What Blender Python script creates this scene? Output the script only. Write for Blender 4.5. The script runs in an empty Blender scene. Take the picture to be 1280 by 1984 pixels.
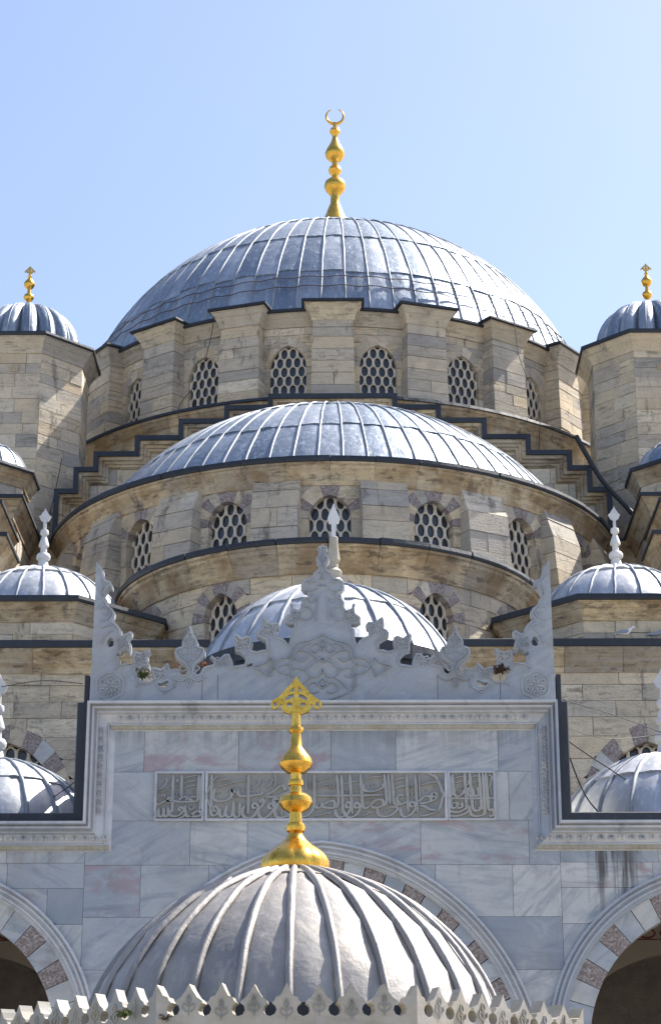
import bpy, bmesh, math, random
from mathutils import Vector
from mathutils.geometry import tessellate_polygon
PI = math.pi; R_ = math.radians
random.seed(7)
sc = bpy.context.scene
COL = sc.collection

# ------------------------------------------------------------------ camera
cd = bpy.data.cameras.new('camera'); cam = bpy.data.objects.new('camera', cd); COL.objects.link(cam)
cd.sensor_fit = 'VERTICAL'; cd.sensor_height = 24; cd.lens = 4270 / 1984 * 24; cd.clip_end = 3000
cam.location = (0.5, 0, 1.7); cam.rotation_euler = (R_(90 + 20), 0, R_(0.54)); sc.camera = cam
# ------------------------------------------------------------------ light
SUN_AZ, SUN_EL = R_(58), R_(53)            # azimuth from +Y towards +X
w = bpy.data.worlds.new('World'); sc.world = w; w.use_nodes = True
wn = w.node_tree.nodes; wl = w.node_tree.links
sky = wn.new('ShaderNodeTexSky'); sky.sky_type = 'NISHITA'; sky.sun_disc = False
sky.sun_elevation = SUN_EL; sky.sun_rotation = SUN_AZ; sky.air_density = 1.1; sky.dust_density = 1.7; sky.ozone_density = 2.6
sky_tint = wn.new('ShaderNodeMix'); sky_tint.data_type = 'RGBA'; sky_tint.blend_type = 'MULTIPLY'; sky_tint.inputs[0].default_value = 1; sky_tint.inputs[7].default_value = (1.05, .978, 1.0, 1)   # even tint that pulls the sky colour off cyan
wl.new(sky.outputs[0], sky_tint.inputs[6]); wl.new(sky_tint.outputs[2], wn['Background'].inputs[0]); wn['Background'].inputs[1].default_value = 0.105
ld = bpy.data.lights.new('sun', 'SUN'); ld.energy = 5.0; ld.angle = R_(0.53); ld.color = (1, .955, .88)
sun = bpy.data.objects.new('sun', ld); COL.objects.link(sun)
sdir = Vector((math.sin(SUN_AZ) * math.cos(SUN_EL), math.cos(SUN_AZ) * math.cos(SUN_EL), math.sin(SUN_EL)))
sun.rotation_euler = sdir.to_track_quat('Z', 'Y').to_euler()
sc.view_settings.view_transform = 'Standard'; sc.view_settings.look = 'None'; sc.view_settings.gamma = 1
sc.view_settings.exposure = 1.18
sc.render.engine = 'CYCLES'

# ------------------------------------------------------------------ materials
def newmat(name):
    m = bpy.data.materials.new(name); m.use_nodes = True
    return m, m.node_tree.nodes, m.node_tree.links, m.node_tree.nodes['Principled BSDF']
class G:
    """small node-graph helper"""
    def __init__(s, name):
        s.m, s.n, s.l, s.b = newmat(name)
        s.tc = s.n.new('ShaderNodeTexCoord'); s.oi = s.n.new('ShaderNodeObjectInfo')
        s.co = s.tc.outputs['Object']
    def put(s, sock, v):
        if hasattr(v, 'links') or hasattr(v, 'is_linked'): s.l.new(v, sock)
        else: sock.default_value = v
    def math(s, op, a, b=0.0, clamp=False):
        x = s.n.new('ShaderNodeMath'); x.operation = op; x.use_clamp = clamp; s.put(x.inputs[0], a); s.put(x.inputs[1], b); return x.outputs[0]
    def vmath(s, op, a, b):
        x = s.n.new('ShaderNodeVectorMath'); x.operation = op; s.put(x.inputs[0], a); s.put(x.inputs[1], b); return x.outputs[0]
    def mapping(s, scale=(1, 1, 1), rot=(0, 0, 0), shift=True, co=None):
        c = co or s.co
        if shift:
            r = s.math('MULTIPLY', s.oi.outputs['Random'], 91.7); c = s.vmath('ADD', c, r)
        x = s.n.new('ShaderNodeMapping'); s.l.new(c, x.inputs[0]); s.put(x.inputs['Scale'], scale); s.put(x.inputs['Rotation'], rot); return x.outputs[0]
    def noise(s, vec, scale, detail=4, rough=.55, dist=0):
        x = s.n.new('ShaderNodeTexNoise'); s.l.new(vec, x.inputs['Vector'])
        x.inputs['Scale'].default_value = scale; x.inputs['Detail'].default_value = detail; x.inputs['Roughness'].default_value = rough; x.inputs['Distortion'].default_value = dist
        return x.outputs[0]
    def ramp(s, f, stops, interp='LINEAR'):
        x = s.n.new('ShaderNodeValToRGB'); s.put(x.inputs[0], f); e = x.color_ramp.elements; x.color_ramp.interpolation = interp
        while len(e) < len(stops): e.new(.5)
        for k, (p, c) in enumerate(stops):
            e[k].position = p; e[k].color = (*c, 1) if len(c) == 3 else c
        return x.outputs[0]
    def step(s, f, a, b): return s.ramp(f, [(a, (0, 0, 0)), (b, (1, 1, 1))] if a < b else [(b, (1, 1, 1)), (a, (0, 0, 0))])
    def mix(s, f, a, b, mode='MIX'):
        x = s.n.new('ShaderNodeMix'); x.data_type = 'RGBA'; x.blend_type = mode; s.put(x.inputs[0], f)
        for i, v in ((6, a), (7, b)):
            if isinstance(v, tuple): x.inputs[i].default_value = (*v, 1)
            else: s.l.new(v, x.inputs[i])
        return x.outputs[2]
    def bump(s, h, strength=.3, dist=.02):
        x = s.n.new('ShaderNodeBump'); x.inputs['Strength'].default_value = strength; x.inputs['Distance'].default_value = dist; s.l.new(h, x.inputs['Height']); s.l.new(x.outputs[0], s.b.inputs['Normal'])
    def sep(s):
        x = s.n.new('ShaderNodeSeparateXYZ'); g = s.n.new('ShaderNodeNewGeometry'); s.l.new(g.outputs['Position'], x.inputs[0]); return x.outputs
    def done(s, col, rough=.8, metal=0.0):
        s.put(s.b.inputs['Base Color'], (*col, 1) if isinstance(col, tuple) else col); s.put(s.b.inputs['Roughness'], rough); s.b.inputs['Metallic'].default_value = metal; return s.m

def limestone(name, stops, stain=.5, brown=0.0):
    g = G(name)
    rnd = g.oi.outputs['Random']; r2 = g.math('FRACT', g.math('MULTIPLY', rnd, 23.7))
    base = g.ramp(rnd, stops)
    warp = g.noise(g.mapping(), 2.2, 3, .6)
    lay = g.noise(g.vmath('ADD', g.mapping((1.1, 1.1, 7.5), (0.03, 0.04, 0)), g.math('MULTIPLY', warp, 1.4)), 1.5, 6, .68, .3)
    pit = g.noise(g.mapping((1, 1, 1.8)), 15, 4, .65); mott = g.noise(g.mapping(), 3.2, 5, .65)
    lm = g.math('MULTIPLY', g.step(lay, .50, .66), g.math('ADD', g.math('MULTIPLY', r2, .75), .12))
    c = g.mix(g.step(mott, .35, .7), g.mix(.3, base, (.30, .26, .205)), base)
    c = g.mix(lm, c, (.185, .155, .115))
    c = g.mix(g.math('MULTIPLY', g.step(pit, .58, .70), .55), c, (.13, .11, .088))
    big = g.noise(g.mapping(shift=False), .6, 5, .65)
    c = g.mix(g.math('MULTIPLY', g.step(big, .50, .70), stain), c, (.19, .18, .17))
    soot = g.noise(g.mapping((1.6, 1.6, .5), shift=False), 1.5, 6, .72)
    c = g.mix(g.math('MULTIPLY', g.step(soot, .57, .68), .7), c, (.075, .07, .065))
    if brown:
        br = g.noise(g.mapping((1.2, 1.2, 1.0), shift=False), .9, 5, .6)
        c = g.mix(g.math('MULTIPLY', g.step(br, .44, .60), brown), c, (.23, .135, .055))
        c = g.mix(g.math('MULTIPLY', g.step(g.noise(g.mapping((1.4, 1.4, 5), shift=False), 1.2, 6, .68), .55, .64), .65), c, (.07, .055, .04))
    h = g.math('ADD', g.math('MULTIPLY', lay, -.8), g.math('ADD', g.math('MULTIPLY', pit, -.7), g.math('MULTIPLY', mott, .5)))
    g.bump(h, .75, .035)
    return g.done(c, .9)
ST = [(0, (.56, .44, .285)), (.2, (.72, .605, .43)), (.4, (.48, .42, .33)), (.55, (.74, .60, .39)), (.7, (.60, .51, .38)), (.85, (.38, .35, .305)), (1, (.80, .69, .51))]
M = {}
M['stone'] = limestone('limestone', ST, .45)
M['stone_grey'] = limestone('weathered limestone', [(p, (c[0] * .88, c[1] * .9, c[2] * .95)) for p, c in ST], .7)
M['stone_brown'] = limestone('stained cornice limestone', [(p, (c[0] * .98, c[1] * .92, c[2] * .8)) for p, c in ST], .45, .62)

def marble(name, tint, vein, drips=False, pink=True, yellow=0.0):
    g = G(name)
    r = g.oi.outputs['Random']
    r2 = g.math('FRACT', g.math('MULTIPLY', r, 17.31)); r3 = g.math('FRACT', g.math('MULTIPLY', r, 41.7))
    ang = g.math('MULTIPLY', g.math('SUBTRACT', r2, .45), 1.9)
    cx = g.n.new('ShaderNodeCombineXYZ'); g.l.new(ang, cx.inputs[1])
    co = g.vmath('ADD', g.co, g.math('MULTIPLY', r, 57.3))
    mp0 = g.n.new('ShaderNodeMapping'); g.l.new(co, mp0.inputs[0]); g.l.new(cx.outputs[0], mp0.inputs['Rotation'])
    mp = g.n.new('ShaderNodeMapping'); g.l.new(mp0.outputs[0], mp.inputs[0]); mp.inputs['Scale'].default_value = (.35, 1, 2.6)
    v1 = g.noise(mp.outputs[0], 1.7, 6, .62, .9); v2 = g.noise(mp.outputs[0], 5.5, 4, .6, .6)
    base = g.ramp(r3, [(0, (tint[0] * .56, tint[1] * .62, tint[2] * .70)), (.22, (tint[0] * 1.08, tint[1] * 1.07, tint[2] * 1.04)), (.4, (tint[0] * .68, tint[1] * .73, tint[2] * .80)), (.6, (tint[0] * 1.22, tint[1] * 1.18, tint[2] * 1.10)), (.8, (tint[0] * .8, tint[1] * .83, tint[2] * .88)), (1, (tint[0] * 1.05, tint[1] * 1.04, tint[2] * 1.0))])
    c = g.mix(g.math('MULTIPLY', g.step(v1, .50, .70), vein), base, (tint[0] * .42, tint[1] * .47, tint[2] * .57))
    c = g.mix(g.math('MULTIPLY', g.step(v2, .54, .70), vein * .55), c, (tint[0] * .60, tint[1] * .62, tint[2] * .66))
    cl = g.noise(g.mapping(), 1.1, 4, .6)
    c = g.mix(g.math('MULTIPLY', g.step(cl, .45, .66), .28), c, (tint[0] * 1.12, tint[1] * 1.05, tint[2] * .97))
    cd_ = g.noise(g.mapping((.7, 1, 1.3)), 2.4, 6, .7, .8)
    c = g.mix(g.math('MULTIPLY', g.step(cd_, .50, .66), .5), c, (tint[0] * .58, tint[1] * .63, tint[2] * .70))
    c = g.mix(g.math('MULTIPLY', g.step(cd_, .44, .30), .4), c, (tint[0] * 1.25, tint[1] * 1.2, tint[2] * 1.12))
    if pink:
        pk = g.math('MULTIPLY', g.step(r, .84, .88), g.step(g.noise(g.mapping((.8, 1, 1.6)), 1.7, 5, .6, .5), .50, .62))
        c = g.mix(g.math('MULTIPLY', pk, .75), c, (.31, .225, .245))
    gr = g.noise(g.mapping(shift=False), .7, 5, .65)
    sm = g.noise(g.mapping((2.4, 1, .7), shift=False), 1.2, 6, .72)
    c = g.mix(g.math('MULTIPLY', g.step(sm, .56, .70), .5), c, (.20, .20, .195))
    c = g.mix(g.math('MULTIPLY', g.step(gr, .50, .68), .35), c, (.27, .265, .25))
    if yellow: c = g.mix(g.math('MULTIPLY', g.step(g.noise(g.mapping(shift=False), 3.5, 5, .7), .38, .65), yellow), c, (.30, .25, .15))
    if drips:
        p = g.sep()
        mx = g.n.new('ShaderNodeCombineXYZ'); g.l.new(g.math('MULTIPLY', p[0], 5.5), mx.inputs[0]); g.l.new(g.math('MULTIPLY', p[2], .35), mx.inputs[2])
        dn = g.step(g.noise(mx.outputs[0], 1.3, 3, .6), .44, .56)
        zone = g.math('MULTIPLY', g.step(p[2], .0, 1), 1)
        mr = lambda v, a, b: g.n.new('ShaderNodeMapRange')
        def rng(v, a, b):
            x = g.n.new('ShaderNodeMapRange'); x.clamp = True; g.l.new(v, x.inputs[0]); x.inputs[1].default_value = a; x.inputs[2].default_value = b; return x.outputs[0]
        xz = g.math('MULTIPLY', rng(p[0], 4.55, 4.75), rng(p[0], 5.55, 5.3))
        zz = g.math('MULTIPLY', rng(p[2], 7.9, 8.9), rng(p[2], 9.75, 9.55))
        c = g.mix(g.math('MULTIPLY', g.math('MULTIPLY', dn, .95), g.math('MULTIPLY', xz, zz)), c, (.075, .07, .065))
        tf = g.math('MULTIPLY', rng(p[2], 11.0, 11.45), g.math('MULTIPLY', rng(p[0], -3.75, -3.6), rng(p[0], 3.75, 3.6)))
        c = g.mix(g.math('MULTIPLY', g.math('MULTIPLY', dn, .45), tf), c, (.15, .145, .13))
        xl = g.math('MULTIPLY', rng(p[0], -5.7, -5.4), rng(p[0], -4.2, -4.6)); zl = rng(p[2], 8.85, 9.45)
        c = g.mix(g.math('MULTIPLY', g.math('MULTIPLY', dn, .5), g.math('MULTIPLY', xl, zl)), c, (.20, .13, .07))
    g.bump(g.math('ADD', g.noise(g.mapping(), 9, 5, .6), g.math('MULTIPLY', v2, .4)), .18, .012)
    return g.done(c, .55)
M['marble'] = marble('veined grey marble', (.435, .452, .46), .8, True)
M['marble_carved'] = marble('carved white marble', (.52, .53, .545), .3, False, False)
M['marble_old'] = marble('yellowed carved marble', (.40, .39, .34), .3, False, False, .7)
M['marble_panel'] = marble('grey inscription marble', (.25, .255, .255), .3, False, False, .3)
M['marble_font'] = marble('weathered fountain marble', (.39, .365, .32), .45, False, False, .5)
M['marble_crest'] = marble('weathered crest marble', (.40, .425, .45), .6, False, False, .2)
M['marble_script'] = marble('worn raised script marble', (.33, .335, .335), .25, False, False, .3)
M['marble_finial'] = marble('pale finial stone', (.66, .65, .63), .2, False, False, .1)

def lead(name, a, b, rough, metal, dents=1.0, warm=None):
    g = G(name)
    s1 = g.noise(g.mapping((1, 1, .4)), 1.4, 5, .65); s2 = g.noise(g.mapping((3, 3, .6)), 3, 5, .7)
    base = g.mix(g.oi.outputs['Random'], a, b)
    c = g.mix(g.math('MULTIPLY', g.step(s1, .42, .7), .6), base, (a[0] * .62, a[1] * .66, a[2] * .72))
    c = g.mix(g.math('MULTIPLY', g.step(s2, .52, .72), .65), c, tuple(min(1, x * 1.5) for x in b))
    if warm: c = g.mix(g.math('MULTIPLY', g.step(g.noise(g.mapping(), 2, 5, .7), .4, .7), .6), c, warm)
    d = g.noise(g.mapping((1, 1, 1)), 2.4, 3, .5, .4); f = g.noise(g.mapping((1, 1, 1)), 11, 4, .65)
    g.bump(g.math('ADD', d, g.math('MULTIPLY', f, .35)), .45 * dents, .05)
    rg = g.math('ADD', g.math('MULTIPLY', s2, .25), rough - .12)
    return g.done(c, rg, metal)
M['lead'] = lead('weathered lead sheet', (.17, .215, .27), (.40, .435, .475), .50, .66)
M['lead_pale'] = lead('sun bleached lead sheet', (.42, .435, .45), (.52, .53, .54), .5, .55, .6)
M['lead_rib'] = lead('lead batten roll', (.21, .235, .265), (.28, .30, .325), .62, .35, .4)
M['lead_warm'] = lead('courtyard tinted lead sheet', (.25, .235, .222), (.35, .33, .305), .55, .45, .7, (.40, .36, .305))  # warm reflection of the courtyard is put into this lead colour
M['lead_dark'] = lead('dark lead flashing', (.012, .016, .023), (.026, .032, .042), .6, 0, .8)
for mm in (M['lead_dark'],): pass

def gold():
    g = G('gilded copper')
    n = g.noise(g.mapping(), 9, 5, .7); n2 = g.noise(g.mapping((1, 1, .5)), 28, 4, .7)
    c = g.mix(g.math('MULTIPLY', g.step(n, .45, .7), .6), (.84, .50, .085), (.62, .31, .04))
    c = g.mix(g.math('MULTIPLY', g.step(n2, .55, .68), .75), c, (.20, .11, .03))
    c = g.mix(g.math('MULTIPLY', g.step(g.noise(g.mapping((1, 1, 2.5)), 4, 5, .7), .5, .66), .55), c, (.46, .23, .035))
    g.bump(g.noise(g.mapping(), 12, 3, .6), .15, .02)
    return g.done(c, g.math('ADD', g.math('MULTIPLY', n, .35), .1), .97)
M['gold'] = gold()
def flat(name, col, rough=.8, metal=0.0, var=.3, scale=6):
    g = G(name); n = g.noise(g.mapping(), scale, 4, .6)
    c = g.mix(g.step(n, .35, .7), tuple(v * (1 - var) for v in col), col)
    g.bump(n, .2, .01)
    return g.done(c, rough, metal)
M['glass'] = flat('dark window glass', (.05, .052, .058), .15, 0, .5, 2)
M['breccia'] = None
M['plaster'] = flat('grille plaster', (.70, .63, .52), .85, 0, .18, 3)
def breccia():
    g = G('red breccia'); v = g.n.new('ShaderNodeTexVoronoi'); v.inputs['Scale'].default_value = 34; g.l.new(g.mapping(), v.inputs['Vector'])
    n = g.noise(g.mapping(), 9, 5, .7); s = g.n.new('ShaderNodeSeparateColor'); g.l.new(v.outputs['Color'], s.inputs[0])
    c = g.ramp(s.outputs[0], [(0, (.15, .105, .09)), (.35, (.24, .19, .17)), (.6, (.33, .295, .275)), (.8, (.18, .13, .11)), (1, (.42, .39, .365))])
    c = g.mix(g.math('MULTIPLY', g.step(n, .55, .7), .5), c, (.33, .30, .29)); g.bump(n, .5, .02)
    return g.done(c, .7)
M['breccia'] = breccia()
M['voussoir_white'] = marble('pale voussoir marble', (.50, .495, .48), .5, False, False, .15)
M['cream'] = flat('cream painted plaster', (.36, .31, .24), .9, 0, .12, 2)
M['red_paint'] = flat('faded red paint', (.24, .07, .05), .9)
M['paving'] = None
def paving():
    g = G('courtyard paving'); n = g.noise(g.mapping(shift=False), .8, 5, .6)
    return g.done(g.mix(n, (.20, .19, .175), (.30, .285, .26)), .8)
M['paving'] = paving()
M['cable'] = flat('black cable', (.02, .02, .022), .6)
M['iron'] = flat('rusty iron', (.10, .065, .045), .8)
M['moss'] = flat('green moss', (.09, .12, .025), .95, 0, .6, 20)
M['twig'] = flat('dry twigs', (.09, .05, .03), .95, 0, .5, 20)
M['leafdry'] = flat('dry rust leaves', (.36, .12, .04), .9, 0, .5, 20)
M['feather_white'] = flat('white feathers', (.70, .69, .67), .8, 0, .1)
M['feather_grey'] = flat('grey feathers', (.26, .29, .34), .8, 0, .3)
M['beak'] = flat('yellow beak', (.5, .33, .06), .5)
M['dark_wall'] = limestone('shaded porch stone', [(0, (.12, .10, .08)), (1, (.17, .145, .115))], .3)  # limestone tones darkened so the porch shade is in the colour

# ------------------------------------------------------------------ builders
def thing(name, label, cat, loc=(0, 0, 0), group=None, kind=None):
    o = bpy.data.objects.new(name, None); COL.objects.link(o); o.location = loc; o.empty_display_size = .2
    o['label'] = label; o['category'] = cat
    if group: o['group'] = group
    if kind: o['kind'] = kind
    return o
def wloc(p):
    v = Vector((0, 0, 0))
    while p is not None: v += p.location; p = p.parent
    return v
def mesh(name, verts, faces, mat, parent=None, smooth=False, sharp=None, kind=None):
    off = wloc(parent)
    me = bpy.data.meshes.new(name)
    me.from_pydata([(v[0] - off.x, v[1] - off.y, v[2] - off.z) for v in verts], [], faces); me.update()
    o = bpy.data.objects.new(name, me); COL.objects.link(o)
    if parent is not None: o.parent = parent
    me.materials.append(M[mat] if isinstance(mat, str) else mat)
    if smooth:
        me.shade_smooth()
        if sharp: me.set_sharp_from_angle(angle=R_(sharp))
    if kind: o['kind'] = kind
    return o
def tag(o, label, cat, group=None, kind=None):
    o['label'] = label; o['category'] = cat
    if group: o['group'] = group
    if kind: o['kind'] = kind
    return o
class MB:
    """collects geometry for one mesh"""
    def __init__(s): s.v = []; s.f = []
    def add(s, v, f):
        k = len(s.v); s.v += [tuple(p) for p in v]; s.f += [tuple(i + k for i in q) for q in f]; return s
    def box(s, x0, x1, y0, y1, z0, z1):
        return s.add([(x0, y0, z0), (x1, y0, z0), (x1, y1, z0), (x0, y1, z0), (x0, y0, z1), (x1, y0, z1), (x1, y1, z1), (x0, y1, z1)],
                     [(0, 3, 2, 1), (4, 5, 6, 7), (0, 1, 5, 4), (1, 2, 6, 5), (2, 3, 7, 6), (3, 0, 4, 7)])
    def tube(s, pts, r, n=6, cap=True):
        pts = [Vector(p) for p in pts]; k0 = len(s.v); N = len(pts)
        rs = r if isinstance(r, (list, tuple)) else [r] * N
        for i, p in enumerate(pts):
            t = (pts[min(i + 1, N - 1)] - pts[max(i - 1, 0)])
            t = t.normalized() if t.length > 1e-9 else Vector((0, 0, 1))
            a = t.cross(Vector((0, 1, 0)) if abs(t.y) < .9 else Vector((1, 0, 0))).normalized(); b = t.cross(a)
            for j in range(n): s.v.append(tuple(p + (a * math.cos(2 * PI * j / n) + b * math.sin(2 * PI * j / n)) * rs[i]))
        for i in range(N - 1):
            for j in range(n):
                s.f.append((k0 + i * n + j, k0 + i * n + (j + 1) % n, k0 + (i + 1) * n + (j + 1) % n, k0 + (i + 1) * n + j))
        if cap:
            s.f.append(tuple(k0 + j for j in range(n - 1, -1, -1))); s.f.append(tuple(k0 + (N - 1) * n + j for j in range(n)))
        return s
    def build(s, name, mat, parent=None, **k): return mesh(name, s.v, s.f, mat, parent, **k)
def plane_map(ox, oy, ang=0):
    n = (math.sin(ang), -math.cos(ang)); t = (math.cos(ang), math.sin(ang))
    return lambda u, z, d: (ox + t[0] * u + n[0] * d, oy + t[1] * u + n[1] * d, z)
def cyl_map(cx, cy, R):
    return lambda u, z, d: (cx + (R + d) * math.sin(u / R), cy - (R + d) * math.cos(u / R), z)
def prism(poly, mp, d0, d1):
    """polygon (u,z), counter-clockwise; front at d0, back at d1"""
    n = len(poly)
    v = [mp(u, z, d0) for u, z in poly] + [mp(u, z, d1) for u, z in poly]
    f = [tuple(range(n)), tuple(range(2 * n - 1, n - 1, -1))] + [((i + 1) % n, i, n + i, n + (i + 1) % n) for i in range(n)]
    return v, f
def arch_z(o, u):
    """height of the arch line (o: dict c,W,s,zs) at u"""
    x = abs(u - o['c']) + o['s']; Rr = o['W'] + o['s']
    return o['zs'] + math.sqrt(max(0, Rr * Rr - x * x)) if x < Rr else o['zs']
def courses(z0, z1, h, rnd):
    out = [z0]
    while out[-1] < z1 - h * 1.4: out.append(out[-1] + h * rnd.uniform(.82, 1.2))
    out.append(z1); return out
def wall(parent, mp, u0, u1, zs, L, mat, ops=(), depth=.4, gap=.008, seed=1, proud=.012, name='stone_block', step=.12, mats=None):
    """coursed masonry with arched openings; zs is the list of bed joints"""
    rnd = random.Random(seed)
    for za, zb in zip(zs[:-1], zs[1:]):
        us = [u0]
        while us[-1] < u1 - L * 1.45: us.append(us[-1] + L * rnd.uniform(.65, 1.35))
        us.append(u1)
        for ua, ub in zip(us[:-1], us[1:]):
            a, b, c, d = ua + gap / 2, ub - gap / 2, za + gap / 2, zb - gap / 2
            if b - a < .03: continue
            S = [(a, c), (b, c)]
            for o in ops:
                lo, hi = o['c'] - o['W'], o['c'] + o['W']
                if hi <= a or lo >= b or c > o['zs'] + o['W'] * 2.5: continue
                if arch_z(o, o['c']) <= c: continue
                S = []
                pts = []
                if a < lo: pts += [(a, c), (lo, c)]
                x = max(a, lo); e = min(b, hi); k = max(2, int((e - x) / step) + 1)
                for i in range(k + 1):
                    uu = x + (e - x) * i / k; zz = arch_z(o, uu)
                    if c < o['zs'] - 1e-6 and zz <= o['zs'] + 1e-6: zz = max(zz, 1e9 if lo < uu < hi or d <= o['zs'] else zz)
                    pts.append((uu, max(c, zz if not (c < o['zs'] and d <= o['zs']) else 1e9)))
                if b > hi: pts += [(hi, c), (b, c)]
                S = pts
            run = []; prev = None
            def emit(r):
                if len(r) < 2 or r[-1][0] - r[0][0] < .02: return
                q = [r[0]]
                for p in r[1:]:
                    if abs(p[0] - q[-1][0]) > 1e-5 or abs(p[1] - q[-1][1]) > 1e-5: q.append(p)
                poly = q + ([(q[-1][0], d)] if d - q[-1][1] > 1e-4 else []) + ([(q[0][0], d)] if d - q[0][1] > 1e-4 else [])
                if len(poly) < 3: return
                dd = rnd.uniform(-proud, proud)
                v, f = prism(poly, mp, dd, dd - depth)
                mesh(name, v, f, mats(rnd) if mats else mat, parent)
            for p in S:
                ok = p[1] < d - .01
                if ok:
                    if prev is not None and not (prev[1] < d - .01) and p[0] - prev[0] > 1e-6 and prev[1] < 1e8:
                        t = (prev[1] - d) / (prev[1] - p[1]); run = [(prev[0] + (p[0] - prev[0]) * t, d)]
                    run.append(p)
                else:
                    if run:
                        if p[0] - run[-1][0] > 1e-6 and p[1] < 1e8:
                            t = (d - run[-1][1]) / (p[1] - run[-1][1]); run.append((run[-1][0] + (p[0] - run[-1][0]) * t, d))
                        emit(run); run = []
                prev = p
            if run: emit(run)
def arc_pt(o, W, t, side):
    Rr = W + o['s']; th = t * math.acos(max(-1, min(1, o['s'] / Rr)))
    return (o['c'] + side * (Rr * math.cos(th) - o['s']), o['zs'] + Rr * math.sin(th))
def voussoirs(parent, mp, o, Wi, We, n, mats, d0, depth, name='voussoir', gap=.006, proud=.008, seed=3):
    rnd = random.Random(seed)
    for side in (1, -1):
        for k in range(n):
            t0, t1 = k / n + gap / 4, (k + 1) / n - gap / 4
            m = 3
            inn = [arc_pt(o, Wi, t0 + (t1 - t0) * i / m, side) for i in range(m + 1)]
            out = [arc_pt(o, We, t0 + (t1 - t0) * i / m, side) for i in range(m + 1)]
            poly = inn[::-1] + out
            if side < 0: poly = poly[::-1]
            dd = d0 + rnd.uniform(-proud, proud)
            v, f = prism(poly, mp, dd, dd - depth)
            mesh(name, v, f, mats[(k + (side < 0 and n % 2 == 0)) % len(mats)] if len(mats) > 1 else mats[0], parent)
def sweep_ring(o, prof, mp, n=22):
    """profile [(W, d)] swept along the arch o (both sides)"""
    v = []; f = []; P = len(prof); path = [(t / n, -1) for t in range(n)] + [(1, -1)] + [(1 - t / n, 1) for t in range(1, n + 1)]
    for t, sd in path:
        for W, d in prof:
            u, z = arc_pt(o, W, t, sd); v.append(mp(u, z, d))
    for i in range(len(path) - 1):
        for j in range(P - 1): f.append((i * P + j, i * P + j + 1, (i + 1) * P + j + 1, (i + 1) * P + j))
    return v, f
def miter(path, i, closed=False):
    n = len(path)
    def nr(a, b):
        dx, dy = b[0] - a[0], b[1] - a[1]; l = math.hypot(dx, dy) or 1; return (dy / l, -dx / l)
    ns = []
    if i > 0 or closed: ns.append(nr(path[i - 1], path[i]))
    if i < n - 1 or closed: ns.append(nr(path[i], path[(i + 1) % n]))
    if len(ns) == 1: return ns[0]
    mx, my = ns[0][0] + ns[1][0], ns[0][1] + ns[1][1]; k = (mx * mx + my * my) / 2
    return (mx / k, my / k) if k > 1e-6 else ns[0]
def sweep_h(path, prof, closed=False, seg=None):
    """horizontal path (x,y), outward on the right hand; profile [(offset, z)]; returns one strip per segment list"""
    n = len(path); mi = [miter(path, i, closed) for i in range(n)]
    segs = range(n if closed else n - 1)
    out = []
    for i in segs:
        j = (i + 1) % n; v = []; P = len(prof)
        for k in (i, j):
            for o, z in prof: v.append((path[k][0] + mi[k][0] * o, path[k][1] + mi[k][1] * o, z))
        f = [(q, q + 1, P + q + 1, P + q) for q in range(P - 1)] + [(0, P, 2 * P - 1, P - 1)]
        f += [tuple(range(P - 1, -1, -1)), tuple(range(P, 2 * P))]
        out.append((v, f))
    return out
def sweep_v(path, prof, mp):
    """path in a wall plane (u,z), offset to the right hand; profile [(t,d)]"""
    n = len(path); mi = [miter(path, i) for i in range(n)]; P = len(prof); out = []
    for i in range(n - 1):
        v = []
        for k in (i, i + 1):
            for t, d in prof: v.append(mp(path[k][0] + mi[k][0] * t, path[k][1] + mi[k][1] * t, d))
        f = [(q + 1, q, P + q, P + q + 1) for q in range(P - 1)] + [(P, 0, P - 1, 2 * P - 1)] + [tuple(range(P)), tuple(range(2 * P - 1, P - 1, -1))]
        out.append((v, f))
    return out
def lathe(prof, cx, cy, z0, n=28, lobes=0, lobe_amp=0, lobe_top=0):
    v = []; f = []; P = len(prof)
    for i in range(n):
        a = 2 * PI * i / n
        for r, z in prof:
            k = 1
            if lobes and z < lobe_top: k = 1 - lobe_amp * (1 - abs(math.sin(lobes * a / 2)) ** .6) * min(1, (lobe_top - z) / lobe_top * 2)
            v.append((cx + r * k * math.sin(a), cy - r * k * math.cos(a), z0 + z))
    for i in range(n):
        j = (i + 1) % n
        for q in range(P - 1): f.append((i * P + q, j * P + q, j * P + q + 1, i * P + q + 1))
    f.append(tuple(i * P for i in range(n - 1, -1, -1))); f.append(tuple(i * P + P - 1 for i in range(n)))
    return v, f
def resample(prof, m):
    L = [0]
    for a, b in zip(prof[:-1], prof[1:]): L.append(L[-1] + math.hypot(b[0] - a[0], b[1] - a[1]))
    out = []
    for i in range(m + 1):
        s = L[-1] * i / m; k = max(j for j in range(len(L)) if L[j] <= s + 1e-9); k = min(k, len(prof) - 2)
        t = (s - L[k]) / (L[k + 1] - L[k]); out.append((prof[k][0] + (prof[k + 1][0] - prof[k][0]) * t, prof[k][1] + (prof[k + 1][1] - prof[k][1]) * t))
    return out
def ellipse_prof(Rr, zc, zr, z0, top_r=.05, n=40):
    """dome profile from height z0 up to the crown"""
    a0 = math.asin((z0 - zc) / zr); a1 = math.acos(top_r / Rr)
    return [(Rr * math.cos(a0 + (a1 - a0) * i / n), zc + zr * math.sin(a0 + (a1 - a0) * i / n)) for i in range(n + 1)]
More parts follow.
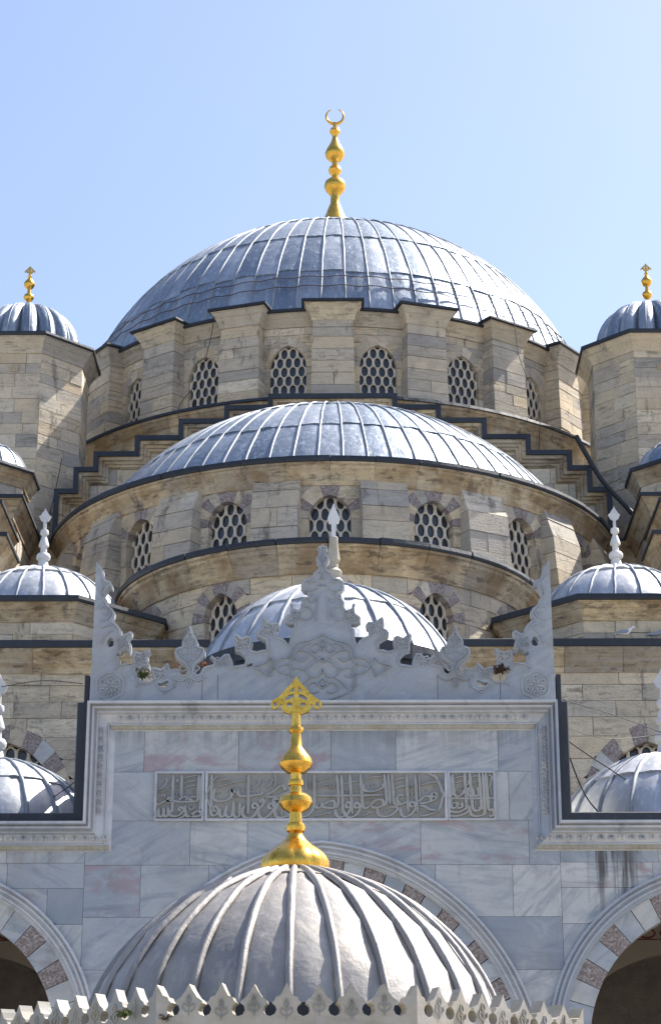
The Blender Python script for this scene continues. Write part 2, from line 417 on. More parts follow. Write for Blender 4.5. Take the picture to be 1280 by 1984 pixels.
def dome(parent, cx, cy, prof, nrib, rows, a0, a1, mat, ribmat, rib_r=.05, seed=1, off=0.5, shell='dome_shell', dent=.012, rib_top=.97, full=True, lap=.026, wob_amp=.006):
    """lead dome: sheets between batten rolls, each sheet lapping the one below. angles in degrees from the front"""
    rnd = random.Random(seed); m = 60; pr = resample(prof, m)
    def pt(f, a, d=0):
        x = f * m; k = min(int(x), m - 1); t = x - k
        r = pr[k][0] * (1 - t) + pr[k + 1][0] * t; z = pr[k][1] * (1 - t) + pr[k + 1][1] * t
        dr, dz = pr[k + 1][0] - pr[k][0], pr[k + 1][1] - pr[k][1]; l = math.hypot(dr, dz); nr, nz = dz / l, -dr / l
        return (cx + (r + nr * d) * math.sin(a), cy - (r + nr * d) * math.cos(a), z + nz * d)
    # closed shell under the sheets
    n = 64; rr = resample(prof, 24); v = []; f = []
    amin, amax = (0, 2 * PI) if full else (-PI / 2, PI / 2)
    nn = n if full else n // 2
    for i in range(nn + (0 if full else 1)):
        a = amin + (amax - amin) * i / nn
        for r, z in rr: v.append((cx + max(.01, r - .04) * math.sin(a), cy - max(.01, r - .04) * math.cos(a), z - .035))
    P = len(rr)
    for i in range(nn):
        j = (i + 1) % nn if full else i + 1
        for q in range(P - 1): f.append((i * P + q, j * P + q, j * P + q + 1, i * P + q + 1))
    if full: f.append(tuple(i * P + P - 1 for i in range(nn)))
    mesh(shell, v, f, mat, parent, smooth=True)
    st = 2 * PI / nrib
    k0 = math.floor(R_(a0) / st); k1 = math.ceil(R_(a1) / st)
    for k in range(k0, k1):
        aa, ab = (k + off) * st, (k + 1 + off) * st
        jit = rnd.uniform(-.012, .012)
        for ri in range(len(rows) - 1):
            fa, fb = rows[ri] + (jit if ri else 0), rows[ri + 1] + (jit if ri + 1 < len(rows) - 1 else 0)
            fb = min(1, fb + .012); nu, nv = 4, 5; v = []; f = []
            for i in range(nu + 1):
                for j in range(nv + 1):
                    t = j / nv; d = lap * (1 - t) + .004 + (rnd.uniform(-dent, dent) if 0 < i < nu else 0) + .012 * math.sin(PI * i / nu)
                    if j == 0: d += rnd.uniform(0, .012)
                    v.append(pt(fa + (fb - fa) * t, aa + (ab - aa) * i / nu, d))
            Q = nv + 1
            for i in range(nu):
                for j in range(nv): f.append((i * Q + j, (i + 1) * Q + j, (i + 1) * Q + j + 1, i * Q + j + 1))
            b0 = len(v)
            for i in range(nu + 1): v.append(pt(fa + .001, aa + (ab - aa) * i / nu, -.01))
            for i in range(nu): f.append((b0 + i, b0 + i + 1, (i + 1) * Q, i * Q))
            mesh('lead_sheet', v, f, mat, parent, smooth=True, sharp=50)
    for k in range(k0, k1 + 1):
        a = (k + off) * st; v = []; f = []; ns = 22; nc = 6
        wob = rnd.uniform(0, 6)
        for i in range(ns + 1):
            fr = rib_top * i / ns; p = Vector(pt(fr, a)); t = Vector((math.cos(a), math.sin(a), 0)); nrm = (Vector(pt(fr, a, 1)) - p)
            wv = wob_amp * math.sin(i * 1.7 + wob)
            for c in range(nc + 1):
                th = PI * c / nc
                v.append(tuple(p + t * (math.cos(th) * rib_r + wv) + nrm * (math.sin(th) * rib_r * 1.25 + .012)))
        for i in range(ns):
            for c in range(nc): f.append((i * (nc + 1) + c + 1, i * (nc + 1) + c, (i + 1) * (nc + 1) + c, (i + 1) * (nc + 1) + c + 1))
        f.append(tuple(range(nc + 1)))
        mesh('batten_roll', v, f, ribmat, parent, smooth=True)
def octagon(cx, cy, Rc, a=0):
    return [(cx + Rc * math.sin(R_(-22.5 + 45 * k) + a), cy - Rc * math.cos(R_(-22.5 + 45 * k) + a)) for k in range(8)]   # travels left to right across the front
_grille = {}
def grille_geo(W, H, a, b, hw, hh, dep):
    """stone plate pierced by staggered pointed ovals; hexagonal cells of pitch a (across) and b (half the pitch upwards)"""
    v = []; f = []; n = 16
    v1, v2 = b * .66, b * .34
    hexp = [(0, v1), (a / 2, v2), (a / 2, -v2), (0, -v1), (-a / 2, -v2), (-a / 2, v2)]
    hole = [(hw * math.sin(2 * PI * i / n) * (abs(math.sin(2 * PI * i / n)) ** -.12 if i % (n // 2) else 1), hh * math.cos(2 * PI * i / n)) for i in range(n)]
    def ray(x, y):
        best = 9
        for i in range(6):
            (ax, ay), (bx, by) = hexp[i], hexp[(i + 1) % 6]; ex, ey = bx - ax, by - ay; den = x * ey - y * ex
            if abs(den) < 1e-9: continue
            tt = (ax * ey - ay * ex) / den
            if tt > 0: best = min(best, tt)
        return (x * best, y * best)
    rim = [ray(x, y) for x, y in hole]
    nr = int(H / b) + 2; nc = int(W / a) + 1
    for r in range(nr):
        for c in range(-nc, nc + 1):
            cx = c * a + (a / 2 if r % 2 else 0); cz = r * b
            if abs(cx) - a / 2 > W: continue
            k = len(v)
            for q in range(n):
                v.append((cx + rim[q][0], cz + rim[q][1], 0.0))
            for q in range(n): v.append((cx + hole[q][0] * 1.12, cz + hole[q][1] * 1.06, -.004))
            for q in range(n): v.append((cx + hole[q][0], cz + hole[q][1], -.018))
            for q in range(n): v.append((cx + hole[q][0], cz + hole[q][1], -dep))
            for L in range(3):
                for q in range(n): f.append((k + L * n + (q + 1) % n, k + L * n + q, k + (L + 1) * n + q, k + (L + 1) * n + (q + 1) % n))
    return v, f
def window(parent, mp, uc, W, z0, H, a, b, set_back=.16, name='window'):
    """lattice grille with dark panes behind, set into an arched opening"""
    v, f = grille_geo(W, H, a, b, a * .365, b * .545, .07)
    def inside(x): return max(-W - .02, min(W + .02, x))
    g = mesh(name, [mp(uc + inside(a), z0 + z, d - set_back) for a, z, d in v], f, 'plaster', parent, smooth=True, sharp=45)
    e = W + .05
    v, f = prism([(uc - e, z0 - .05), (uc, z0 - .05), (uc + e, z0 - .05), (uc + e, z0 + H + .05), (uc, z0 + H + .05), (uc - e, z0 + H + .05)], mp, -set_back - .09, -set_back - .12)
    mesh('pane', v, f, 'glass', g)
    return g

# ------------------------------------------------------------------ ground
gsz = 1500
o = mesh('ground', [(-gsz, -gsz, 0), (gsz, -gsz, 0), (gsz, gsz, 0), (-gsz, gsz, 0)], [(0, 1, 2, 3)], 'paving'); o['kind'] = 'structure'

# ================================================================== GREAT DOME
DY = 70.0
ZD = 30.5
t = thing('great_dome', 'largest ribbed lead dome at the top, under the crescent finial', 'dome', (0, DY, ZD))
prof = ellipse_prof(8.95, 28.5, 8.6, ZD - .15, .1)
dome(t, 0, DY, prof, 72, [0, .17, .36, .56, .76, 1], -92, 92, 'lead', 'lead_rib', .036, 11, .5, dent=.012)
for zz in (31.55, 31.95):
    rr = 8.95 * math.sqrt(1 - ((zz - 28.5) / 8.6) ** 2) + .1
    MB().tube([(rr * math.sin(R_(a)), DY - rr * math.cos(R_(a)), zz + .03 * math.sin(a * .9)) for a in range(-88, 89, 2)], .016, 5).build('wire_ring', 'iron', t)

# drum with piers and windows
t = thing('great_dome_drum', 'round tan stone drum with piers and lattice windows under the largest dome', 'drum', (0, DY, 26))
NB = 20; PIT = 2 * PI / NB; RW = 8.75; ZB, ZT = 27.1, 30.02; PW = 1.22
mp = cyl_map(0, DY, RW)
cornice_p = lambda zt, h, o: [(0, zt - h), (.03, zt - h), (.05, zt - h * .80), (o * .35, zt - h * .62), (o * .55, zt - h * .38), (o * .62, zt - h * .36), (o * .9, zt - h * .08), (o, zt - h * .06), (o, zt), (0, zt)]
lead_p = lambda z, h, o: [(0, z), (o, z), (o + .03, z + h * .3), (o + .02, z + h), (o - .12, z + h + .04), (0, z + h + .10)]
for b in range(-4, 4):
    ac = (b + .5) * PIT; uc = ac * RW; hw = PIT * RW / 2 - PW * RW / 9.2 / 2 + .05
    o = dict(c=uc, W=.58, s=.18, zs=28.72)
    wall(t, mp, uc - hw, uc + hw, [ZB, 27.55, 27.98, 28.36, 28.74, 29.1, 29.5, 29.78, ZT], .72, 'stone', [dict(o, W=.86)], .4, .011, 100 + b)
    voussoirs(t, mp, o, .56, .86, 4, ['stone'], .004, .35, seed=b + 50)
    wall(t, mp, uc - .86, uc - .56, [ZB, 27.6, 28.2, 28.72], 1, 'stone', (), .35, .014, 200 + b, name='jamb_stone')
    wall(t, mp, uc + .56, uc + .86, [ZB, 27.5, 28.1, 28.72], 1, 'stone', (), .35, .014, 300 + b, name='jamb_stone')
    window(t, mp, uc, .58, 27.1, 2.4, .27, .30, .09)
    path = [(RW * math.sin(ac + k * PIT * .28 / 3), DY - RW * math.cos(ac + k * PIT * .28 / 3)) for k in range(-3, 4)]
    vv = MB(); [vv.add(*q) for q in sweep_h(path, cornice_p(ZT + .40, .40, .26))]; vv.build('cornice_stone', 'stone', t)
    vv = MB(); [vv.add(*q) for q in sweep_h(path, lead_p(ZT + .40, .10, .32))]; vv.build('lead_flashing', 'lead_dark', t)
for b in range(-4, 5):
    a = b * PIT; rnd = random.Random(b + 900); s = math.sin(a); c = math.cos(a)
    tx, ty = c, s; nx, ny = s, -c
    def P(u, d): return (tx * u + nx * d, DY + ty * u + ny * d)
    zs = courses(ZB, ZT + .02, .37, rnd)
    for za, zb in zip(zs[:-1], zs[1:]):
        cut = [-1, 1] if rnd.random() < .55 else [-1, rnd.uniform(-.4, .4), 1]
        for ca, cb in zip(cut[:-1], cut[1:]):
            v = []; g = .008; pr_ = rnd.uniform(-.01, .01)
            for z, dz in ((za, g), (zb, -g)):
                k = (z - ZB) / (ZT - ZB); hw = PW / 2 + .06 * (1 - k); fr = 9.20 + .10 * (1 - k) + pr_
                for u, d in ((ca * hw + (g if ca > -1 else 0), fr), (cb * hw - (g if cb < 1 else 0), fr), (cb * hw - (g if cb < 1 else 0), 8.6), (ca * hw + (g if ca > -1 else 0), 8.6)):
                    x, y = P(u, d); v.append((x, y, z + dz))
            mesh('pier_stone', v, [(0, 3, 2, 1), (4, 5, 6, 7), (0, 1, 5, 4), (1, 2, 6, 5), (2, 3, 7, 6), (3, 0, 4, 7)], 'stone', t)
    path = [P(-PW / 2, 8.6), P(-PW / 2, 9.20), P(PW / 2, 9.20), P(PW / 2, 8.6)]
    vv = MB(); [vv.add(*q) for q in sweep_h(path, cornice_p(ZT + .50, .50, .26))]; vv.build('pier_cap', 'stone', t)
    vv = MB(); [vv.add(*q) for q in sweep_h(path, lead_p(ZT + .502, .09, .31))]
    e = PW / 2 + .2; vv.add([(*P(-e, 8.3), ZT + .66), (*P(-e, 9.4), ZT + .60), (*P(e, 9.4), ZT + .60), (*P(e, 8.3), ZT + .66)], [(0, 1, 2, 3)]); vv.build('lead_flashing', 'lead_dark', t)
v, f = lathe([(8.25, 0), (8.25, ZT + .35 - 26)], 0, DY, 26, 60); mesh('drum_core', v, f, 'stone_grey', t)
v, f = lathe([(8.0, ZT + .52), (9.05, ZT + .49)], 0, DY, 0, 80); mesh('lead_ledge', v, f[:-2], 'lead_dark', t)
# round base ring below the drum
t = thing('drum_base_ring', 'curved stone band with dark lead edge running below the windows of the great drum', 'ledge', (0, DY, 25))
for k in range(-13, 13):
    path = [(9.75 * math.sin(R_(a)), DY - 9.75 * math.cos(R_(a))) for a in (k * 6, k * 6 + 3, k * 6 + 6)]
    vv = MB(); [vv.add(*q) for q in sweep_h(path, [(0, 25.9), (.02, 25.9), (.02, 26.8), (.08, 26.85), (.16, 27.02), (.2, 27.05), (.2, 27.15), (0, 27.15)])]; vv.build('ring_stone', 'stone_brown', t)
    vv = MB(); [vv.add(*q) for q in sweep_h(path, [(-1.2, 27.34), (-.2, 27.32), (.24, 27.25), (.27, 27.15), (.0, 27.14)])]; vv.build('lead_flashing', 'lead_dark', t)
v, f = lathe([(9.72, 20), (9.72, 27.15), (8.2, 27.3)], 0, DY, 0, 80); mesh('ring_core', v, f, 'stone_grey', t)

# stepped gable in front of the drum
t = thing('stepped_gable', 'stepped stone gable with dark lead coping behind the half dome', 'gable', (0, 59.7, 18))
SX = [1.77, 3.04, 4.36, 5.62, 6.80, 7.36, 7.9]; SZ = [26.90, 26.54, 26.12, 25.60, 25.10, 24.62, 23.95]
gm = plane_map(0, 59.7)
path = [(-SX[-1], 19)]
for i in range(len(SX) - 1, -1, -1): path += [(-SX[i], SZ[i])] + ([(-SX[i - 1], SZ[i])] if i else [])
path = path + [(-x, z) for x, z in reversed(path)]
path = [p for i, p in enumerate(path) if i == 0 or p != path[i - 1]]
for v, f in sweep_v(path, [(0, .02), (.02, .24), (.13, .24), (.15, .16), (.22, .15), (.24, .10), (.30, .10), (.34, .03), (.36, .0), (.36, -.3), (0, -.3)], gm): mesh('cornice_stone', v, f, 'stone_brown', t)
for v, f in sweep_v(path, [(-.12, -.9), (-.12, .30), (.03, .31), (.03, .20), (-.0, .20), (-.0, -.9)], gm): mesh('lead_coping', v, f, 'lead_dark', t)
xs = [0] + SX
for i in range(len(SX)):
    for sd in (1, -1):
        a, b = sorted((sd * xs[i], sd * xs[i + 1]))
        wall(t, gm, a, b, courses(21.5, SZ[i] - .05, .42, random.Random(i)), .8, 'stone', (), .8, .011, 40 + i * 2 + sd)
    MB().box(-SX[i], SX[i], 60.2, 61.4, 18, SZ[i] - .08).build('gable_core', 'stone_grey', t) if i == len(SX) - 1 else None

# ================================================================== HALF DOME
SY = 60.0; SZT = 22.1
t = thing('half_dome', 'broad ribbed lead half dome in front of the great drum', 'dome', (0, SY, SZT))
dome(t, 0, SY, ellipse_prof(8.02, 18.9, 7.33, SZT - .05, .1), 68, [0, .26, .52, .78, 1], -90, 90, 'lead', 'lead_rib', .036, 21, .5, full=False)
t = thing('half_dome_drum', 'curved stone drum with lattice windows and slanted piers below the half dome', 'drum', (0, SY, 18))
RS = 7.75; mp = cyl_map(0, SY, RS); ST_ = R_(19.8)
def ring_cornice(t, cx, cy, R, zt, h, o, a0, a1, n, stone, leadm='lead_dark', lh=.16):
    da = (a1 - a0) / n; o0 = o
    for k in range(n):
        p = [(cx + R * math.sin(R_(a0 + da * (k + j / 4))), cy - R * math.cos(R_(a0 + da * (k + j / 4)))) for j in range(5)]
        pr = [(0, zt - h), (.04, zt - h), (.06, zt - h * .86), (o * .25, zt - h * .78), (o * .32, zt - h * .60), (o * .55, zt - h * .40), (o * .80, zt - h * .26), (o * .85, zt - h * .14), (o, zt - h * .10), (o, zt), (0, zt)]
        vv = MB(); [vv.add(*q) for q in sweep_h(p, pr)]; vv.build('cornice_stone', stone, t)
        zj = random.uniform(0, .018); lh_ = lh + random.uniform(-.012, .014); o = o0 + random.uniform(-.012, .02)
        vv = MB(); [vv.add(*q) for q in sweep_h(p, [(-.1, zt + .003), (o + .03, zt + .003), (o + .05, zt + lh * .4), (o + .03, zt + lh_), (o - .10, zt + lh_ + .03), (-.5, zt + lh_ + .10)])]; vv.build('lead_flashing', leadm, t); o = o0
ring_cornice(t, 0, SY, RS, SZT - .12, .55, .30, -90, 90, 22, 'stone_brown')
for b in range(-4, 5):
    uc = b * ST_ * RS; o = dict(c=uc, W=.54, s=.10, zs=20.56); hw = ST_ * RS / 2 - .52
    wall(t, mp, uc - hw, uc + hw, [18.2, 18.7, 19.2, 19.65, 20.1, 20.56, 20.95, 21.45], .8, 'stone', [dict(o, W=.92)], .45, .011, 400 + b)
    voussoirs(t, mp, o, .53, .92, 5, ['stone', 'breccia', 'stone'] if b % 2 == 0 else ['breccia', 'stone'], .01, .42, seed=b + 60)
    for sd in (-1, 1):
        a_, b_ = sorted((uc + sd * .53, uc + sd * .92)); wall(t, mp, a_, b_, [18.2, 18.8, 19.4, 20.0, 20.56], 1, 'stone', (), .4, .011, 430 + b * 2 + sd, name='jamb_stone')
    window(t, mp, uc, .54, 18.6, 2.65, .27, .305, .2)
for b in range(-4, 4):
    a = (b + .5) * ST_; rnd = random.Random(b + 70); s = math.sin(a); c = math.cos(a); PWs = 1.2
    def P(u, d): return (c * u + s * d, SY + s * u - c * d)
    zs = courses(18.0, 21.55, .46, rnd)
    for za, zb in zip(zs[:-1], zs[1:]):
        cut = [-1, 1] if rnd.random() < .5 else [-1, rnd.uniform(-.4, .4), 1]
        for ca, cb in zip(cut[:-1], cut[1:]):
            v = []; pp = rnd.uniform(-.012, .012)
            for z, dz in ((za, .008), (zb, -.008)):
                k = (z - 18) / 3.55; fr = RS + .62 - .30 * k - (0 if z < 20.9 else (z - 20.9) * .35) + pp; hw2 = PWs / 2
                for u, d in ((ca * hw2 + (.004 if ca > -1 else 0), fr), (cb * hw2 - (.004 if cb < 1 else 0), fr), (cb * hw2 - (.004 if cb < 1 else 0), RS - .2), (ca * hw2 + (.004 if ca > -1 else 0), RS - .2)):
                    x, y = P(u, d); v.append((x, y, z + dz))
            mesh('pier_stone', v, [(0, 3, 2, 1), (4, 5, 6, 7), (0, 1, 5, 4), (1, 2, 6, 5), (2, 3, 7, 6), (3, 0, 4, 7)], 'stone_grey', t)
def half_core(t, cx, cy, R, z0, z1, name):
    v = []; f = []; n = 40
    for i in range(n + 1):
        a = -PI / 2 + PI * i / n
        for z in (z0, z1): v.append((cx + R * math.sin(a), cy - R * math.cos(a), z))
    for i in range(n): f.append((2 * i, 2 * i + 2, 2 * i + 3, 2 * i + 1))
    f.append(tuple(2 * i + 1 for i in range(n + 1)))
    return mesh(name, v, f, 'stone_grey', t)
half_core(t, 0, SY, RS - .42, 15, SZT, 'drum_core')

# ================================================================== EXEDRA
EY = 52.4; ER = 4.95; EZ = 18.12
t = thing('exedra', 'lower curved stone apse with lattice windows behind the portal crest', 'apse', (0, EY, 10))
mp = cyl_map(0, EY, ER)
ring_cornice(t, 0, EY, ER, EZ - .02, .62, .34, -90, 90, 14, 'stone_brown', lh=.15)
ops = [dict(c=ER * R_(a), W=.80, s=.18, zs=16.62) for a in (-60, -30, 0, 30, 60)]
wall(t, mp, -ER * PI / 2, ER * PI / 2, [11.5, 12.1, 12.7, 13.3, 13.8, 14.3, 14.75, 15.2, 15.7, 16.15, 16.62, 17.1, 17.52], .85, 'stone', ops, .45, .011, 77)
for i, o in enumerate(ops):
    voussoirs(t, mp, o, .46, .80, 5, ['breccia', 'stone', 'breccia', 'stone_grey'], .015, .42, seed=i)
    for sd in (-1, 1):
        a_, b_ = sorted((o['c'] + sd * .46, o['c'] + sd * .80)); wall(t, mp, a_, b_, [14.6, 15.1, 15.6, 16.1, 16.62], 1, 'stone', (), .4, .011, 480 + i * 2 + sd, name='jamb_stone')
    window(t, mp, o['c'], .47, 14.6, 2.75, .25, .285, .2)
half_core(t, 0, EY, ER - .42, 8, EZ + .1, 'apse_core')
v, f = lathe([(5.25, EZ + .14), (2.2, 19.0), (.3, 19.3)], 0, EY, 0, 60); mesh('lead_roof', v, f, 'lead', t, smooth=True)

# ================================================================== WEIGHT TOWERS
def facet_wall(t, corners, k, z0, z1, h, L, mat, seed, depth=.4, ops=()):
    a, b = corners[k], corners[(k + 1) % 8]; w = math.hypot(b[0] - a[0], b[1] - a[1]); ang = math.atan2(b[1] - a[1], b[0] - a[0])
    mp = plane_map((a[0] + b[0]) / 2, (a[1] + b[1]) / 2, ang)
    wall(t, mp, -w / 2, w / 2, courses(z0, z1, h, random.Random(seed)) if not isinstance(h, list) else h, L, mat, ops, depth, .011, seed)
    return mp, w
def oct_core(t, cx, cy, Rc, z0, z1, name='core', mat='stone_grey'):
    c = octagon(cx, cy, Rc); v = [(*p, z0) for p in c] + [(*p, z1) for p in c]
    mesh(name, v, [tuple(range(7, -1, -1)), tuple(range(8, 16))] + [(i, (i + 1) % 8, 8 + (i + 1) % 8, 8 + i) for i in range(8)], mat, t)
def oct_cornice(t, cx, cy, Rc, zt, h, o, stone='stone', lh=.12):
    c = octagon(cx, cy, Rc)
    for v, f in sweep_h(c, cornice_p(zt, h, o), True): mesh('cornice_stone', v, f, stone, t)
    for v, f in sweep_h(c, [(-.3, zt + .002), (o + .04, zt + .002), (o + .06, zt + lh * .4), (o + .05, zt + lh), (o - .12, zt + lh + .03), (-.9, zt + lh + .16)], True): mesh('lead_flashing', v, f, 'lead_dark', t)
def tower(cx, side, label, dlabel):
    cy = 62.0; Rc = 2.02; zt = 29.12
    t = thing('weight_tower', label, 'tower', (cx, cy, 15), 'weight towers')
    c = octagon(cx, cy, Rc)
    for k in ((7, 0, 1, 2) if side < 0 else (7, 0, 6, 5)): facet_wall(t, c, k, 20.0, zt - .44, .37, .85, 'stone', int(500 + k * 7 + side))
    oct_core(t, cx, cy, Rc - .25, 12, zt, 'tower_core')
    oct_cornice(t, cx, cy, Rc, zt, .46, .30)
    # drain hole on the front
    mpf = plane_map(cx, cy - Rc * math.cos(R_(22.5)), 0)
    v, f = prism([(-.1, zt - 1.05), (.1, zt - 1.05), (.1, zt - .85), (-.1, zt - .85)], mpf, .025, -.05); mesh('drain_stone', v, f, 'stone_brown', t)
    d = thing('tower_dome', dlabel, 'dome', (cx, cy, zt + .1), 'lobed tower domes')
    NL = 16; Rd = 1.72; H = 1.75
    for L in range(NL):
        v = []; f = []; nu, nv = 8, 12
        for i in range(nu + 1):
            a = 2 * PI * (L + i / nu) / NL
            for j in range(nv + 1):
                ph = PI / 2 * j / nv * .985; sw = .17 * (1 - (2 * i / nu - 1) ** 2) ** .6 if 0 < i < nu else 0
                r = Rd * math.cos(ph) ** .8 * (.84 + sw); z = zt + .1 + H * math.sin(ph) ** 1.0 * (.985 + sw * .15)
                v.append((cx + r * math.sin(a), cy - r * math.cos(a), z))
        Q = nv + 1
        for i in range(nu):
            for j in range(nv): f.append((i * Q + j, (i + 1) * Q + j, (i + 1) * Q + j + 1, i * Q + j + 1))
        mesh('lead_lobe', v, f, 'lead', d, smooth=True)
        b = MB(); a = 2 * PI * (L + .5) / NL
        b.tube([(cx + Rd * math.cos(PI / 2 * j / 12 * .95) ** .8 * 1.012 * math.sin(a), cy - Rd * math.cos(PI / 2 * j / 12 * .95) ** .8 * 1.012 * math.cos(a), zt + .1 + H * math.sin(PI / 2 * j / 12 * .95) * 1.0) for j in range(13)], .022, 5).build('batten_roll', 'lead_rib', d, smooth=True)
    v, f = lathe([(.1, 0), (Rd * .9, .0), (Rd * .9, .02)], cx, cy, zt + .12, 24); mesh('dome_base', v, f, 'lead_dark', d)
    return zt + .1 + H
zt1 = tower(-9.45, -1, 'octagonal stone weight tower on the left of the great dome', 'lobed lead dome on the left octagonal tower')
zt2 = tower(9.72, 1, 'octagonal stone weight tower on the right of the great dome', 'lobed lead dome on the right octagonal tower')

# stepped buttresses with a domed turret beside the half dome
def buttress(sd, side):
    t = thing('stepped_buttress', 'stack of stepped stone buttress blocks with lead copings at the %s edge, below the tower' % side, 'buttress', (sd * 9, 56, 12), 'stepped buttresses')
    def blk(xi, xo, y0, y1, zt, h, seed, low=14):
        m1 = plane_map(0, y0, 0)
        a, b = sorted((sd * xi, sd * xo)); wall(t, m1, a, b, courses(low, zt - h, .42, random.Random(seed)), .8, 'stone', (), .3, .011, seed)
        ang = PI / 2 if sd < 0 else -PI / 2
        m2 = plane_map(sd * xi, (y0 + y1) / 2, ang); wall(t, m2, -(y1 - y0) / 2, (y1 - y0) / 2, courses(low, zt - h, .42, random.Random(seed)), .8, 'stone', (), .3, .011, seed + 1)
        MB().box(*sorted((sd * (xi + .28), sd * xo)), y0 + .28, y1, low, zt - .02).build('block_core', 'stone_grey', t)
        pth = [(-xo, y0), (-xi, y0), (-xi, y1)] if sd < 0 else [(xi, y1), (xi, y0), (xo, y0)]
        for v, f in sweep_h(pth, cornice_p(zt, h, .28)): mesh('cornice_stone', v, f, 'stone_brown', t)
        for v, f in sweep_h(pth, [(-1.5, zt + .12), (.2, zt + .12), (.32, zt + .10), (.33, zt), (0, zt)]): mesh('lead_coping', v, f, 'lead_dark', t)
    blk(8.5, 12, 55.2, 58.6, 22.12, .5, 810 + side.__len__())
    blk(8.55, 12, 52.2, 54.9, 20.85, .45, 830)
    blk(8.05, 12, 50.2, 52.0, 19.28, .45, 850)
    m1 = plane_map(0, 58.7, 0); a, b = sorted((sd * 7.3, sd * 8.9)); wall(t, m1, a, b, courses(15, 21.8, .45, random.Random(5)), .8, 'stone', (), .3, .011, 870)
    pth = [(a, 58.7), (b, 58.7)]
    for v, f in sweep_h(pth, cornice_p(22.1, .35, .2)): mesh('cornice_stone', v, f, 'stone_brown', t)
    for v, f in sweep_h(pth, [(-1.0, 22.28), (.22, 22.2), (.24, 22.1), (0, 22.1)]): mesh('lead_coping', v, f, 'lead_dark', t)
    d = thing('turret', 'small octagonal turret with a lead cap at the %s edge, on the stepped buttress' % side, 'turret', (sd * 9.75, 57.5, 22), 'buttress turrets')
    cx, cy = sd * 9.72, 57.2; c = octagon(cx, cy, 1.35)
    for k in (7, 0, 1) if sd < 0 else (7, 0, 6): facet_wall(d, c, k, 22.1, 23.05, .4, .6, 'stone', 880 + k)
    oct_core(d, cx, cy, 1.2, 22.05, 23.3, 'turret_core'); oct_cornice(d, cx, cy, 1.35, 23.42, .4, .24, 'stone_brown')
    dome(d, cx, cy, ellipse_prof(1.28, 23.4, 1.15, 23.5, .05, 20), 16, [0, .5, 1], -95, 95, 'lead', 'lead_rib', .03, 31)
buttress(-1, 'left'); buttress(1, 'right')

# ================================================================== PRAYER HALL FRONT WALL
HY = 46.9
t = thing('prayer_hall_wall', 'tan stone front wall of the prayer hall behind the portico domes', 'wall', (0, HY, 0))
hm = plane_map(0, HY)
ops = [dict(c=x, W=1.42, s=.35, zs=12.1) for x in (-6.95, 6.95)]
for sd in (-1, 1):
    a, b = sorted((sd * 3.2, sd * 11.5))
    wall(t, hm, a, b, [9.6, 10.3, 10.95, 11.55, 12.1, 12.62, 13.05, 13.55, 13.98, 14.35, 14.72, 15.0], 1.25, 'stone', [ops[0 if sd < 0 else 1]], .4, .011, 900 + sd)
for i, o in enumerate(ops):
    voussoirs(t, hm, o, 1.02, 1.42, 6, ['breccia', 'stone', 'breccia', 'voussoir_white'], .012, .4, seed=90 + i)
    for sd in (-1, 1):
        a_, b_ = sorted((o['c'] + sd * 1.02, o['c'] + sd * 1.42)); wall(t, hm, a_, b_, [9.6, 10.4, 11.2, 12.1], 1, 'stone', (), .4, .011, 940 + i * 2 + sd, name='jamb_stone')
    window(t, hm, o['c'], 1.03, 10.2, 3.3, .27, .30, .2)
MB().box(-11.5, 11.5, HY + .42, HY + .8, 5, 15.5).build('wall_core', 'stone_grey', t)
for k in range(7):
    for sd in (-1, 1):
        a, b = sorted((sd * (2.6 + k * 1.3), sd * (3.9 + k * 1.3)))
        for v, f in sweep_h([(a + .004, HY), (b - .004, HY)], [(0, 14.98), (.03, 14.98), (.05, 15.1), (.14, 15.2), (.16, 15.28), (.28, 15.42), (.30, 15.44), (.30, 15.5), (0, 15.5)]): mesh('cornice_stone', v, f, 'stone_brown', t)
        for v, f in sweep_h([(a, HY), (b, HY)], [(-4, 15.85), (-.1, 15.72), (.31, 15.68), (.34, 15.66), (.34, 15.505), (.1, 15.502)]): mesh('lead_flashing', v, f, 'lead_dark', t)

# corner domes on octagonal bases
def corner_dome(sd, side):
    cx, cy = sd * 6.85, 50.0; Rc = 3.0; zt = 16.68
    t = thing('octagonal_drum', 'low octagonal stone base with lead eave under the small dome, %s of the crest' % side, 'drum', (cx, cy, 15), 'corner dome bases')
    c = octagon(cx, cy, Rc)
    for k in (6, 7, 0, 1): facet_wall(t, c, k, 14.9, zt - .38, [14.9, 15.3, 15.68, 16.0, zt - .38], 1.0, 'stone', 600 + k + sd * 20)
    oct_core(t, cx, cy, Rc - .25, 10, zt, 'base_core'); oct_cornice(t, cx, cy, Rc, zt, .4, .28, 'stone_brown', .14)
    d = thing('corner_dome', 'small ribbed lead dome with a pale stone finial, %s of the crest' % side, 'dome', (cx, cy, zt), 'corner domes')
    dome(d, cx, cy, ellipse_prof(2.05, 16.55, 1.85, zt + .12, .05, 24), 20, [0, .55, 1], -100, 100, 'lead_pale', 'lead_rib', .035, 41 + sd)
    stone_finial(cx, cy, 18.36, 1.0, 'pale stone finial with a leaf tip on the small dome %s of the crest' % side, 'corner dome finials')
